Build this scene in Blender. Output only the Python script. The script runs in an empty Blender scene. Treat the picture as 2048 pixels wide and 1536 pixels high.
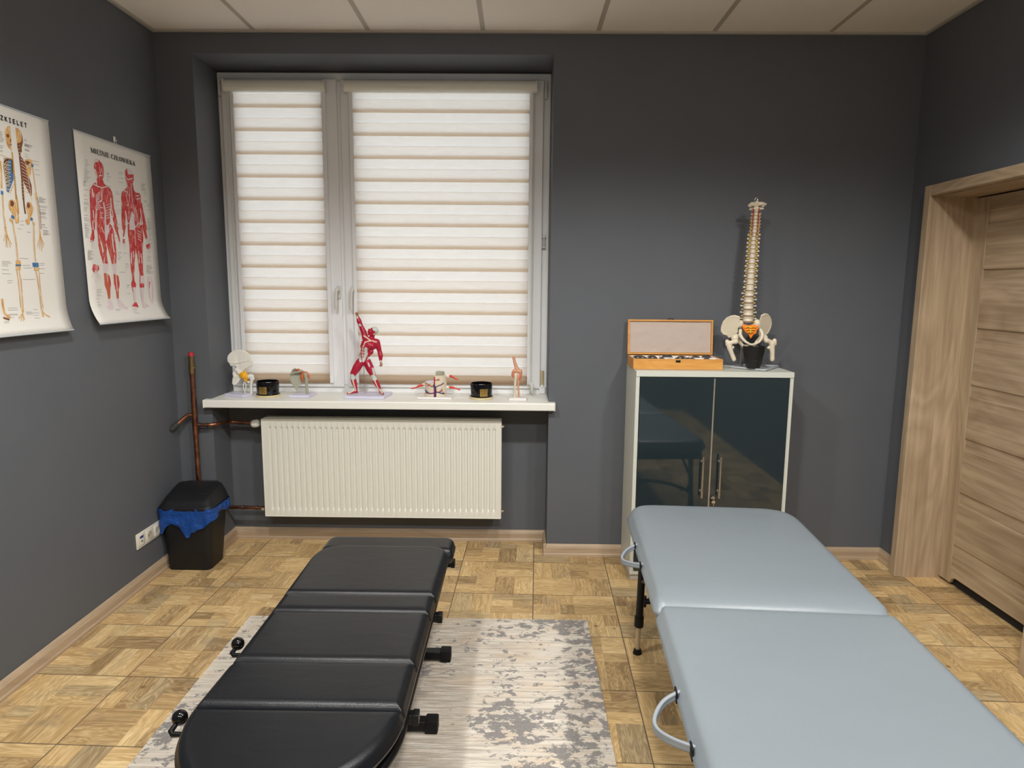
import bpy, bmesh, math, random
from mathutils import Vector, Matrix, noise
random.seed(7)
PI = math.pi
C = bpy.context.scene.collection
V = Vector

# ------------------------------------------------------------------ materials
def srgb(r, g, b):
    f = lambda c: (c/255/12.92) if c/255 <= .04045 else ((c/255+.055)/1.055)**2.4
    return (f(r), f(g), f(b), 1)
class NT:
    def __init__(s, name):
        s.m = bpy.data.materials.new(name); s.m.use_nodes = True
        s.t = s.m.node_tree; s.t.nodes.clear()
        s.out = s.t.nodes.new('ShaderNodeOutputMaterial')
    def n(s, typ, **k):
        nd = s.t.nodes.new(typ)
        for a, v in k.items():
            if a.startswith('_'): setattr(nd, a[1:], v)
            else:
                key = int(a[1:]) if a[0] == 'i' and a[1:].isdigit() else a.replace('__', ' ')
                s.put(nd.inputs[key], v)
        return nd
    def put(s, sock, v):
        if isinstance(v, bpy.types.NodeSocket): s.t.links.new(v, sock)
        else: sock.default_value = v
    def math(s, op, a, b=0.0, c=0.0):
        nd = s.t.nodes.new('ShaderNodeMath'); nd.operation = op
        s.put(nd.inputs[0], a); s.put(nd.inputs[1], b); s.put(nd.inputs[2], c)
        return nd.outputs[0]
    def mixc(s, f, a, b, blend='MIX'):
        nd = s.t.nodes.new('ShaderNodeMix'); nd.data_type = 'RGBA'; nd.blend_type = blend
        s.put(nd.inputs[0], f); s.put(nd.inputs[6], a); s.put(nd.inputs[7], b)
        return nd.outputs[2]
    def ramp(s, f, stops):
        nd = s.t.nodes.new('ShaderNodeValToRGB'); s.put(nd.inputs[0], f)
        e = nd.color_ramp.elements
        while len(e) < len(stops): e.new(.5)
        for i, (p, c) in enumerate(stops): e[i].position = p; e[i].color = c
        return nd.outputs[0]
    def obj(s):
        return s.n('ShaderNodeTexCoord').outputs['Object']
    def mapping(s, vec, scale=(1, 1, 1), loc=(0, 0, 0), rot=(0, 0, 0)):
        nd = s.t.nodes.new('ShaderNodeMapping'); s.put(nd.inputs[0], vec)
        nd.inputs[1].default_value = loc; nd.inputs[2].default_value = rot; nd.inputs[3].default_value = scale
        return nd.outputs[0]
    def noise(s, vec, scale=5, detail=3, rough=.5, dist=0):
        nd = s.t.nodes.new('ShaderNodeTexNoise'); s.put(nd.inputs['Vector'], vec)
        nd.inputs['Scale'].default_value = scale; nd.inputs['Detail'].default_value = detail
        nd.inputs['Roughness'].default_value = rough; nd.inputs['Distortion'].default_value = dist
        return nd.outputs[0]
    def bump(s, h, strength=.1, dist=.01):
        nd = s.t.nodes.new('ShaderNodeBump'); nd.inputs['Strength'].default_value = strength
        nd.inputs['Distance'].default_value = dist; s.put(nd.inputs['Height'], h)
        return nd.outputs[0]
    def pbr(s, col, rough=.5, metal=0, normal=None, spec=.5, **k):
        b = s.t.nodes.new('ShaderNodeBsdfPrincipled')
        s.put(b.inputs['Base Color'], col); s.put(b.inputs['Roughness'], rough); s.put(b.inputs['Metallic'], metal)
        b.inputs['Specular IOR Level'].default_value = spec
        if normal is not None: s.put(b.inputs['Normal'], normal)
        for a, v in k.items(): s.put(b.inputs[a.replace('_', ' ')], v)
        s.t.links.new(b.outputs[0], s.out.inputs[0]); return b
    def done(s, shader): s.t.links.new(shader, s.out.inputs[0]); return s.m

def plain(name, c, rough=.5, metal=0, spec=.5, bump=0, bscale=60, vary=0, **k):
    t = NT(name); o = t.obj(); nrm = None; col = c
    if bump: nrm = t.bump(t.noise(o, bscale, 3), bump, .003)
    if vary:
        f = t.noise(o, bscale*.3, 4)
        d = tuple(x*(1-vary) for x in c[:3])+(1,)
        col = t.mixc(f, d, c)
    t.pbr(col, rough, metal, nrm, spec, **k); return t.m

def wood(name, c1, c2, axis=2, sc=1.0, rough=.5, bump=.15, c3=None):
    t = NT(name); o = t.obj()
    s = [26*sc]*3; s[axis] = 1.6*sc
    wv = t.mapping(o, tuple(s)); n1 = t.noise(wv, 1, 5, .6, .8)
    s2 = [110*sc]*3; s2[axis] = 3*sc
    n2 = t.noise(t.mapping(o, tuple(s2)), 1, 3, .6)
    s3 = [5*sc]*3; s3[axis] = .9*sc
    n3 = t.noise(t.mapping(o, tuple(s3)), 1, 2, .5, 2.0)
    rings = t.math('PINGPONG', t.math('MULTIPLY', n3, 7.0), .5)
    f = t.math('ADD', t.math('MULTIPLY', n1, .6), t.math('ADD', t.math('MULTIPLY', n2, .3), t.math('MULTIPLY', rings, .2)))
    col = t.ramp(f, [(.3, c1), (.75, c2)])
    t.pbr(col, rough, 0, t.bump(n2, bump, .002), .4); return t.m

M = {}
def wallpaint():
    t = NT('dark_grey_wall_paint'); o = t.obj()
    n = t.noise(o, 3, 3); f = t.noise(o, 260, 2)
    col = t.mixc(n, (.100, .108, .122, 1), (.116, .124, .138, 1))
    t.pbr(col, .62, 0, t.bump(f, .12, .002), .35); return t.m
M['wall'] = wallpaint()
M['ceil'] = plain('mineral_ceiling_tile', srgb(246, 241, 234), .9, bump=.5, bscale=420, vary=.06, spec=.2)
M['grid'] = plain('ceiling_grid_metal', srgb(184, 178, 168), .5)
M['white'] = plain('white_lacquer', srgb(226, 224, 212), .35, bump=.02)
M['pvc'] = plain('white_pvc_profile', srgb(234, 235, 236), .3, bump=.02)
M['sill'] = plain('white_sill_laminate', srgb(238, 238, 230), .3)
M['rad'] = plain('radiator_enamel', srgb(226, 225, 214), .38)
M['dark'] = plain('dark_gap', (.01, .01, .01, 1), .8)
M['cab'] = plain('white_cabinet_laminate', srgb(208, 210, 200), .4)
M['handle'] = plain('white_handle_lacquer', srgb(214, 212, 205), .3)
M['steel'] = plain('brushed_steel', (.62, .6, .57, 1), .28, 1)
M['chrome'] = plain('chrome', (.75, .74, .7, 1), .12, 1)
M['brass'] = plain('aged_brass', (.42, .30, .13, 1), .35, 1, vary=.4)
M['beige'] = plain('beige_hinge_cap', srgb(196, 176, 132), .45)
def copper():
    t = NT('copper_pipe_metal'); o = t.obj()
    n = t.noise(o, 22, 5, .6)
    t.pbr(t.ramp(n, [(.3, (.17, .065, .038, 1)), (.7, (.46, .21, .13, 1))]), .34, 1); return t.m
M['copper'] = copper()
M['solder'] = plain('solder_grey', (.22, .19, .17, 1), .5, 1, vary=.4)
M['red_cap'] = plain('red_plastic', (.45, .02, .03, 1), .4)
M['pipe_dark'] = plain('dark_pipe_sleeve', (.03, .032, .03, 1), .7)
M['binp'] = plain('black_bin_plastic', (.007, .0078, .0095, 1), .48, bump=.2, bscale=500, spec=.4)
def bagm():
    t = NT('blue_bag_film'); o = t.obj()
    n = t.noise(t.mapping(o, (1, 1, 2.2)), 30, 4, .6, 1.0)
    b = t.n('ShaderNodeBsdfPrincipled', Base__Color=(.008, .085, .40, 1), Roughness=.18, Normal=t.bump(n, .6, .012))
    tr = t.n('ShaderNodeBsdfTranslucent', Color=(.01, .09, .45, 1))
    return t.done(t.n('ShaderNodeMixShader', i0=.2, i1=b.outputs[0], i2=tr.outputs[0]).outputs[0])
M['bag'] = bagm()
def leather(name, c, rough, bs, st, big=.0, bigs=6):
    t = NT(name); o = t.obj()
    vo = t.n('ShaderNodeTexVoronoi', Vector=o, Scale=bs)
    n = t.noise(o, bs*.6, 3); w = t.noise(t.mapping(o, (1, 2.2, 1)), bigs, 3, .5, .6)
    h = t.math('ADD', t.math('MULTIPLY', vo.outputs['Distance'], .6), n)
    b1 = t.bump(h, st, .0012)
    nd = t.t.nodes.new('ShaderNodeBump'); nd.inputs['Strength'].default_value = big; nd.inputs['Distance'].default_value = .02
    t.put(nd.inputs['Height'], w); t.put(nd.inputs['Normal'], b1)
    col = t.mixc(w, tuple(x*.93 for x in c[:3])+(1,), c)
    t.pbr(col, rough, 0, nd.outputs[0], .5); return t.m
M['grey_vinyl'] = leather('pale_blue_grey_vinyl', (.222, .256, .282, 1), .33, 420, .14, .05, 4)
M['black_vinyl'] = leather('black_vinyl', (.0055, .0068, .0095, 1), .34, 480, .26, .06, 6)
M['strap'] = plain('grey_vinyl_strap', (.27, .30, .33, 1), .4)
M['black_metal'] = plain('black_powder_coat', (.004, .004, .005, 1), .42, spec=.3)
M['rubber'] = plain('black_rubber', (.005, .005, .0055, 1), .6, spec=.3)
M['ball'] = plain('glossy_black_ball', (.004, .004, .004, 1), .12)
M['alu'] = plain('pale_telescopic_tube', (.62, .58, .50, 1), .3, .8)
M['bone'] = plain('ivory_plastic_bone', srgb(224, 212, 188), .42, bump=.12, bscale=120, vary=.08)
M['bonew'] = plain('pale_plastic_bone', srgb(228, 225, 216), .5, bump=.15, bscale=150, vary=.08)
M['boneg'] = plain('greyish_plastic_bone', srgb(168, 168, 150), .5, bump=.15, bscale=150, vary=.08)
M['disc'] = plain('brown_disc_rubber', srgb(142, 118, 98), .55)
M['nerve'] = plain('yellow_nerve_plastic', srgb(232, 186, 58), .45)
M['artery'] = plain('red_artery_plastic', srgb(176, 24, 30), .35)
M['vein'] = plain('blue_vein_plastic', srgb(48, 44, 110), .35)
M['orange'] = plain('bright_orange_sacrum_plastic', (1.0, .26, .015, 1), .5)
M['lig'] = plain('amber_ligament_plastic', (.85, .42, .01, 1), .22, bump=.1, bscale=60)
M['lig2'] = plain('terracotta_ligament_plastic', srgb(196, 104, 62), .5)
M['peach'] = plain('peach_joint_plastic', srgb(214, 158, 126), .45, vary=.1)
M['lilac'] = plain('lilac_white_base_plastic', srgb(214, 212, 232), .3)
M['basew'] = plain('white_base_plastic', srgb(232, 228, 226), .25)
M['muscle'] = plain('crimson_muscle_paint', (.42, .006, .035, 1), .38, bump=.35, bscale=90)
M['muscle2'] = plain('pink_muscle_paint', (.40, .10, .16, 1), .42)
M['tendon'] = plain('grey_white_tendon_paint', srgb(196, 204, 198), .45)
M['skin'] = plain('tan_hand_paint', srgb(176, 124, 96), .5)
M['tend2'] = plain('cream_tendon_paint', srgb(222, 196, 172), .45)
M['bglass'] = plain('glossy_black_glass', (.003, .003, .004, 1), .05)
M['gold'] = plain('gold_foil_label', (.62, .42, .13, 1), .25, 1, bump=.4, bscale=300)
M['palewood'] = wood('pale_birch_base', srgb(222, 202, 148), srgb(236, 220, 172), 0, 2)
M['pot'] = plain('matt_black_pot', (.006, .006, .006, 1), .5)
M['bamboo'] = wood('golden_bamboo', srgb(196, 134, 62), srgb(226, 168, 92), 0, 1.2, .4)
M['foam'] = plain('pinkish_foam_sheet', srgb(206, 188, 176), .8, bump=.8, bscale=500, vary=.12)
M['tray'] = plain('white_foam_tray', srgb(228, 222, 216), .7)
M['stone'] = plain('dark_basalt', srgb(62, 62, 66), .45, bump=.2, bscale=200, vary=.3)
M['paper'] = plain('white_poster_paper', srgb(226, 223, 216), .55)
M['rail'] = plain('pale_poster_rail', srgb(178, 184, 188), .35)
M['ink'] = plain('black_print_ink', (.012, .012, .014, 1), .5)
M['inkg'] = plain('grey_print_ink', srgb(134, 130, 126), .6)
for k, c in dict(b=(196, 148, 78), d=(112, 66, 40), u=(66, 118, 168), y=(206, 156, 74), l=(222, 202, 168), o=(128, 74, 36), m=(122, 64, 50), k=(96, 66, 42), w=(226, 223, 216), r=(182, 40, 42), p=(206, 186, 184), o2=(206, 98, 66), d2=(110, 30, 34)).items():
    M['p_'+k] = plain('print_'+dict(b='ochre', d='brown', u='blue', y='yellow', l='cream', o='umber', m='maroon', k='dark_umber', w='paper_white', r='red', p='pale_pink', o2='salmon', d2='dark_red')[k], srgb(*c), .55, bump=.0, bscale=160, vary=.22 if k not in 'wp' else .05)
M['sock'] = plain('white_socket_plastic', srgb(222, 218, 204), .3)
M['sockin'] = plain('socket_recess', srgb(190, 186, 172), .4)
M['bluelab'] = plain('blue_label', srgb(40, 48, 140), .4)
M['skirt'] = wood('greige_skirting_laminate', srgb(158, 136, 112), srgb(196, 174, 146), 0, .9, .5)
M['skirty'] = wood('greige_skirting_laminate_long', srgb(158, 136, 112), srgb(196, 174, 146), 1, .9, .5)
M['doorw'] = wood('light_oak_veneer_upright', srgb(148, 126, 100), srgb(206, 184, 154), 2, .55, .5)
M['doorh'] = wood('light_oak_veneer_level', srgb(140, 118, 92), srgb(206, 184, 154), 1, .55, .5)

def muscle_print(name, c1, c2, lo):
    t = NT(name); o = t.obj()
    n = t.noise(t.mapping(o, (1, 230, 26), rot=(.12, 0, 0)), 1, 4, .6, .6); n2 = t.noise(t.mapping(o, (1, 40, 22)), 1, 3, .6)
    f = t.math('ADD', t.math('MULTIPLY', n, .65), t.math('MULTIPLY', n2, .35))
    t.pbr(t.ramp(f, [(.32, tuple(x*.62 for x in c1[:3])+(1,)), (.44, c1), (lo, c1), (lo+.09, c2)]), .55); return t.m
M['p_r'] = muscle_print('print_red_muscle_fibre', srgb(196, 44, 48), srgb(232, 190, 184), .53)
M['p_p'] = muscle_print('print_pale_tendon_fibre', srgb(220, 204, 206), srgb(206, 120, 120), .60)
M['p_b'] = muscle_print('print_ochre_bone', srgb(206, 158, 92), srgb(232, 206, 160), .50)

def floor_mat(S=.4027, OX=1.639, OY=.302, ROT=-math.radians(1.48)):
    t = NT('parquet_print_floor_tile'); geo = t.n('ShaderNodeNewGeometry').outputs['Position']
    p = t.mapping(t.n('ShaderNodeVectorMath', _operation='SUBTRACT', i0=geo, i1=(OX, OY, 0)).outputs[0], rot=(0, 0, -ROT))
    sp = t.n('ShaderNodeSeparateXYZ', i0=p); X, Y = sp.outputs[0], sp.outputs[1]
    tx = t.math('DIVIDE', X, S); ty = t.math('DIVIDE', Y, S)
    def rnd(a, b, c=0.0):
        cv = t.n('ShaderNodeCombineXYZ', i0=a, i1=b, i2=c)
        return t.n('ShaderNodeTexWhiteNoise', _noise_dimensions='3D', i0=cv.outputs[0]).outputs[0]
    bx = t.math('MULTIPLY', tx, 2); by = t.math('MULTIPLY', ty, 2)
    cx = t.math('FLOOR', bx); cy = t.math('FLOOR', by); lx = t.math('FRACT', bx); ly = t.math('FRACT', by)
    tilef = rnd(t.math('FLOOR', tx), t.math('FLOOR', ty), 3.0)
    par = t.math('FLOORED_MODULO', t.math('ADD', cx, cy), 2.0)
    par = t.math('FLOOR', t.math('ADD', par, .01))
    inv = t.math('SUBTRACT', 1.0, par)
    a = t.math('ADD', t.math('MULTIPLY', lx, par), t.math('MULTIPLY', ly, inv))     # across the strips
    b = t.math('ADD', t.math('MULTIPLY', ly, par), t.math('MULTIPLY', lx, inv))     # along the strips
    rb = rnd(cx, cy, 7.0); n = t.math('ADD', 2.0, t.math('GREATER_THAN', rb, .62))
    strip = t.math('FLOOR', t.math('MULTIPLY', a, n))
    rs = rnd(t.math('ADD', cx, t.math('MULTIPLY', strip, .31)), cy, 11.0)
    half = t.math('MULTIPLY', t.math('FLOOR', t.math('MULTIPLY', b, 2.0)), t.math('GREATER_THAN', rs, .72))
    key = t.math('ADD', strip, t.math('MULTIPLY', half, 5.0))
    tone = rnd(t.math('ADD', cx, t.math('MULTIPLY', key, .37)), cy, 1.0)
    tone2 = rnd(t.math('ADD', cx, t.math('MULTIPLY', key, .53)), cy, 2.0)
    wx = t.math('ADD', t.math('MULTIPLY', X, par), t.math('MULTIPLY', Y, inv))
    wy = t.math('ADD', t.math('MULTIPLY', Y, par), t.math('MULTIPLY', X, inv))
    gv = t.n('ShaderNodeCombineXYZ', i0=t.math('MULTIPLY', wx, 60.0), i1=t.math('MULTIPLY', wy, 5.0), i2=t.math('MULTIPLY', tone, 40.0)).outputs[0]
    g1 = t.noise(gv, 1, 5, .65, .6)
    gv2 = t.n('ShaderNodeCombineXYZ', i0=t.math('MULTIPLY', wx, 14.0), i1=t.math('MULTIPLY', wy, 2.2), i2=t.math('MULTIPLY', tone2, 40.0)).outputs[0]
    g2 = t.noise(gv2, 1, 3, .5, 1.5)
    rings = t.math('PINGPONG', t.math('MULTIPLY', g2, 11.0), .5)
    base = t.ramp(tone, [(0, srgb(160, 134, 96)), (.18, srgb(190, 160, 114)), (.42, srgb(214, 182, 130)), (.75, srgb(226, 194, 140)), (.9, srgb(236, 208, 156)), (1, srgb(176, 156, 122))])
    f = t.math('ADD', t.math('MULTIPLY', g1, .75), t.math('MULTIPLY', rings, .5))
    col = t.mixc(t.ramp(f, [(.40, (0, 0, 0, 1)), (.68, (1, 1, 1, 1))]), t.mixc(1.0, base, (.74, .69, .62, 1), 'MULTIPLY'), t.mixc(.25, base, srgb(244, 216, 164)))
    stain = t.noise(p, 7, 4, .6, .8)
    col = t.mixc(t.ramp(stain, [(.56, (0, 0, 0, 1)), (.74, (.5, .5, .5, 1))]), col, srgb(138, 126, 108))
    kn = t.n('ShaderNodeTexVoronoi', Vector=t.mapping(p, (1, 1, 1)), Scale=4.2).outputs['Distance']
    knr = t.noise(p, 4.2*2, 1)
    col = t.mixc(t.ramp(kn, [(.0, (.8, .8, .8, 1)), (.035, (.55, .55, .55, 1)), (.05, (.1, .1, .1, 1)), (.075, (0, 0, 0, 1))]), col, srgb(96, 70, 42))
    # strip joints and tile grout
    fa = t.math('FRACT', t.math('MULTIPLY', a, n)); e1 = t.math('MINIMUM', fa, t.math('SUBTRACT', 1.0, fa))
    j = t.math('LESS_THAN', e1, .012)
    col = t.mixc(t.math('MULTIPLY', j, .35), col, srgb(90, 68, 44))
    fx = t.math('FRACT', tx); fy = t.math('FRACT', ty)
    ex = t.math('MINIMUM', fx, t.math('SUBTRACT', 1.0, fx)); ey = t.math('MINIMUM', fy, t.math('SUBTRACT', 1.0, fy))
    gr = t.math('LESS_THAN', t.math('MINIMUM', ex, ey), .0052)
    col = t.mixc(gr, col, srgb(104, 88, 70))
    h = t.math('SUBTRACT', t.math('MULTIPLY', g1, .3), t.math('MULTIPLY', gr, 1.5))
    rough = t.math('ADD', .42, t.math('MULTIPLY', g1, .15))
    t.pbr(col, rough, 0, t.bump(h, .35, .0015), .45); return t.m
M['floor'] = floor_mat()

def rug_mat():
    t = NT('distressed_woven_rug'); o = t.n('ShaderNodeNewGeometry').outputs['Position']
    st = t.noise(t.mapping(o, (4.0, 75, 1)), 1, 5, .7)
    fine = t.noise(t.mapping(o, (90, 420, 1)), 1, 3, .7)
    warm = t.noise(t.mapping(o, (3.0, 6.0, 1)), 1.6, 5, .65)
    col = t.ramp(st, [(.32, srgb(180, 170, 158)), (.46, srgb(216, 207, 194)), (.60, srgb(234, 226, 213)), (.8, srgb(240, 233, 224))])
    col = t.mixc(t.ramp(warm, [(.50, (0, 0, 0, 1)), (.70, (.55, .55, .55, 1))]), col, srgb(228, 202, 172))
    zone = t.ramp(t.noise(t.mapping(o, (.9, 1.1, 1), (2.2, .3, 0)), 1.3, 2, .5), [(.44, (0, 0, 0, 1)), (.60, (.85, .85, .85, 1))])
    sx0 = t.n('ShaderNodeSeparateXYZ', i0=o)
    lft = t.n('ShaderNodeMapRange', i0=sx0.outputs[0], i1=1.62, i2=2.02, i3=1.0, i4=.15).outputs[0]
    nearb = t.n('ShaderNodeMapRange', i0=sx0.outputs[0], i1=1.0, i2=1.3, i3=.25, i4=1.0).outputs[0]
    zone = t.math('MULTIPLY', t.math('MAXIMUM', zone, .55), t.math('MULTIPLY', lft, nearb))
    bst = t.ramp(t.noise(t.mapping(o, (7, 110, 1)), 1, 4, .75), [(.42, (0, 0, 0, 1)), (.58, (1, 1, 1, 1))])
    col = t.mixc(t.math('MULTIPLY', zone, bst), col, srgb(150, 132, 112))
    sx = t.n('ShaderNodeSeparateXYZ', i0=o)
    right = t.n('ShaderNodeMapRange', i0=sx.outputs[0], i1=1.70, i2=2.05, i3=-.050, i4=.012).outputs[0]
    mask = t.math('ADD', t.noise(t.mapping(o, (1.3, 1.0, 1), (.4, .1, 0)), 1.7, 2, .5), right)
    spl = t.noise(t.mapping(o, (17, 24, 1)), 1.0, 9, .70, .3)
    m = t.ramp(t.math('ADD', t.math('MULTIPLY', spl, .75), t.math('MULTIPLY', mask, .45)), [(.630, (0, 0, 0, 1)), (.650, (.90, .90, .90, 1))])
    col = t.mixc(m, col, t.ramp(fine, [(.35, srgb(112, 110, 111)), (.65, srgb(158, 154, 151))]))
    t.pbr(col, .9, 0, t.bump(fine, .5, .003), .15); return t.m
M['rug'] = rug_mat()

def smoked_glass():
    t = NT('smoked_cabinet_glass')
    t.pbr((.018, .029, .034, 1), .04, 0, None, .85); return t.m
M['sglass'] = smoked_glass()
def pane():
    t = NT('window_pane_glass')
    a = t.n('ShaderNodeBsdfTransparent', Color=(.93, .96, .96, 1)); g = t.n('ShaderNodeBsdfGlossy', Roughness=.02)
    return t.done(t.n('ShaderNodeMixShader', i0=.06, i1=a.outputs[0], i2=g.outputs[0]).outputs[0])
M['pane'] = pane()
def fabric(name, d, tr, f, transp=0):
    t = NT(name); o = t.obj()
    n = t.noise(t.mapping(o, (9, 1, 420)), 1, 3, .7); n2 = t.noise(t.mapping(o, (60, 1, 900)), 1, 2, .6)
    k = t.ramp(t.math('ADD', t.math('MULTIPLY', n, .7), t.math('MULTIPLY', n2, .3)), [(.3, (.80, .80, .80, 1)), (.7, (1, 1, 1, 1))])
    a = t.n('ShaderNodeBsdfDiffuse', Color=t.mixc(1.0, d, k, 'MULTIPLY')); b = t.n('ShaderNodeBsdfTranslucent', Color=t.mixc(1.0, tr, k, 'MULTIPLY'))
    mx = t.n('ShaderNodeMixShader', i0=f, i1=a.outputs[0], i2=b.outputs[0])
    if transp:
        c = t.n('ShaderNodeBsdfTransparent', Color=(1, 1, 1, 1))
        mx = t.n('ShaderNodeMixShader', i0=transp, i1=mx.outputs[0], i2=c.outputs[0])
    return t.done(mx.outputs[0])
M['blind_dense'] = fabric('cream_blind_weave', (.40, .29, .18, 1), (.90, .74, .59, 1), .64)
M['blind_sheer'] = fabric('sheer_blind_weave', (.85, .85, .88, 1), (.9, .9, .95, 1), .6, .62)
def emit(name, c, s):
    t = NT(name); return t.done(t.n('ShaderNodeEmission', Color=c, Strength=s).outputs[0])

# ------------------------------------------------------------------ mesh helpers
def BM(): return bmesh.new()
def obj(name, bm, mat=None, parent=None, smooth=False, auto=None, local=False):
    """one mesh object; vertices are in world space unless local, then relative to the parent"""
    me = bpy.data.meshes.new(name)
    if parent is not None and not local:
        wp = parent.location.copy(); g = parent.parent
        while g is not None: wp += g.location; g = g.parent
        bmesh.ops.translate(bm, verts=bm.verts, vec=-wp)
    if smooth:
        for f in bm.faces: f.smooth = True
        if auto:
            bm.normal_update()
            for e in bm.edges:
                if len(e.link_faces) == 2 and e.calc_face_angle(0) > math.radians(auto): e.smooth = False
    bm.to_mesh(me); bm.free()
    o = bpy.data.objects.new(name, me); C.objects.link(o)
    if mat is not None:
        for m in (mat if isinstance(mat, (list, tuple)) else [mat]): me.materials.append(M[m] if isinstance(m, str) else m)
    if parent is not None: o.parent = parent
    return o
def thing(name, label, cat, loc=(0, 0, 0), rotz=0, group=None):
    o = bpy.data.objects.new(name, None); C.objects.link(o); o.empty_display_size = .1
    o.location = loc; o.rotation_euler = (0, 0, rotz); o['label'] = label; o['category'] = cat
    if group: o['group'] = group
    return o
def tag(o, label, cat, group=None):
    o['label'] = label; o['category'] = cat
    if group: o['group'] = group
    return o
def structure(name, loc=(0, 0, 0), bm=None, mat=None, label=None, cat=None):
    if bm is None:
        o = bpy.data.objects.new(name, None); C.objects.link(o); o.location = loc
    else: o = obj(name, bm, mat)
    o['kind'] = 'structure'
    if label: o['label'] = label
    if cat: o['category'] = cat
    return o
def box(bm, x0, x1, y0, y1, z0, z1, bev=0, seg=2, mi=0):
    r = bmesh.ops.create_cube(bm, size=1)['verts']
    bmesh.ops.scale(bm, verts=r, vec=(abs(x1-x0), abs(y1-y0), abs(z1-z0)))
    bmesh.ops.translate(bm, verts=r, vec=((x0+x1)/2, (y0+y1)/2, (z0+z1)/2))
    fs = {f for v in r for f in v.link_faces}
    if bev:
        es = list({e for v in r for e in v.link_edges})
        rb = bmesh.ops.bevel(bm, geom=es, offset=bev, segments=seg, affect='EDGES', profile=.5)
        fs = set(rb['faces']) | {f for f in fs if f.is_valid}
        for f in list(fs):
            for v in f.verts:
                for g in v.link_faces: fs.add(g)
    for f in fs: f.material_index = mi
    return r
def boxobj(name, dims, mat, parent=None, bev=0, smooth=False):
    bm = BM(); box(bm, *dims, bev=bev); return obj(name, bm, mat, parent, smooth=smooth, auto=35 if smooth else None)
def cyl(bm, p0, p1, r0, r1=None, seg=20, cap=True, mi=0):
    p0, p1 = V(p0), V(p1); r1 = r0 if r1 is None else r1
    d = (p1-p0); L = d.length; q = d.to_track_quat('Z', 'Y')
    mt = Matrix.Translation((p0+p1)/2) @ q.to_matrix().to_4x4()
    r = bmesh.ops.create_cone(bm, cap_ends=cap, cap_tris=False, segments=seg, radius1=r0, radius2=r1, depth=L, matrix=mt)
    for v in r['verts']:
        for f in v.link_faces: f.material_index = mi
    return r['verts']
def ball(bm, c, r, sub=3, sc=(1, 1, 1), rot=None, mi=0):
    mt = Matrix.Translation(V(c))
    if rot is not None: mt = mt @ rot
    mt = mt @ Matrix.Diagonal((r*sc[0], r*sc[1], r*sc[2], 1))
    vs = bmesh.ops.create_icosphere(bm, subdivisions=sub, radius=1, matrix=mt)['verts']
    for v in vs:
        for f in v.link_faces: f.material_index = mi
    return vs
def tube(bm, pts, r, seg=12, cap=True, mi=0, flat=None):
    """swept tube; r may be a list; flat=(w,h) sweeps a rectangle-like oval"""
    pts = [V(p) for p in pts]; n = len(pts); rings = []
    up = V((0, 0, 1)); prev = None
    for i, p in enumerate(pts):
        d = (pts[min(i+1, n-1)]-pts[max(i-1, 0)]).normalized()
        a = d.cross(up) if abs(d.dot(up)) < .98 else d.cross(V((0, 1, 0)))
        if prev is not None:
            a = prev-d*prev.dot(d)
        a.normalize(); b = d.cross(a).normalized(); prev = a
        ri = r[i] if isinstance(r, (list, tuple)) else r
        fw, fh = flat if flat else (1, 1)
        rings.append([bm.verts.new(p+a*math.cos(2*PI*k/seg)*ri*fw+b*math.sin(2*PI*k/seg)*ri*fh) for k in range(seg)])
    for i in range(n-1):
        for k in range(seg):
            f = bm.faces.new((rings[i][k], rings[i][(k+1) % seg], rings[i+1][(k+1) % seg], rings[i+1][k])); f.material_index = mi
    if cap:
        bm.faces.new(rings[0][::-1]).material_index = mi; bm.faces.new(rings[-1]).material_index = mi
def smoothpts(pts, k=6):
    """Catmull-Rom through pts"""
    P = [V(p) for p in pts]; out = []
    for i in range(len(P)-1):
        a = P[max(i-1, 0)]; b = P[i]; c = P[i+1]; d = P[min(i+2, len(P)-1)]
        for j in range(k):
            t = j/k
            out.append(.5*((2*b)+(c-a)*t+(2*a-5*b+4*c-d)*t*t+(3*b-a-3*c+d)*t**3))
    out.append(P[-1]); return out
def lathe(bm, prof, c=(0, 0, 0), seg=40, mi=0, cap=True):
    rings = []
    for r, z in prof:
        rings.append([bm.verts.new((c[0]+r*math.cos(2*PI*k/seg), c[1]+r*math.sin(2*PI*k/seg), c[2]+z)) for k in range(seg)])
    for i in range(len(rings)-1):
        for k in range(seg):
            f = bm.faces.new((rings[i][k], rings[i][(k+1) % seg], rings[i+1][(k+1) % seg], rings[i+1][k])); f.material_index = mi
    if cap: bm.faces.new(rings[0][::-1]).material_index = mi; bm.faces.new(rings[-1]).material_index = mi
def roundpoly(pts, rad, seg=8):
    """2-D polygon with rounded corners; rad list or number"""
    out = []; n = len(pts)
    for i in range(n):
        p = V(pts[i]); a = V(pts[i-1]); b = V(pts[(i+1) % n]); r = rad[i] if isinstance(rad, (list, tuple)) else rad
        if r <= 0: out.append(p); continue
        u = (a-p).normalized(); w = (b-p).normalized(); ang = u.angle(w)
        t = min(r/math.tan(ang/2), (a-p).length*.499, (b-p).length*.499)
        p1 = p+u*t; p2 = p+w*t
        for k in range(seg+1):
            s = k/seg; out.append((1-s)**2*p1+2*s*(1-s)*p+s*s*p2)
    res = []
    for p in out:
        if not res or (p-res[-1]).length > 1e-5: res.append(p)
    return res
def resample(pts, step):
    out = []
    for i in range(len(pts)):
        a = pts[i]; b = pts[(i+1) % len(pts)]; n = max(1, int((b-a).length/step))
        for k in range(n): out.append(a.lerp(b, k/n))
    return out
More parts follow.
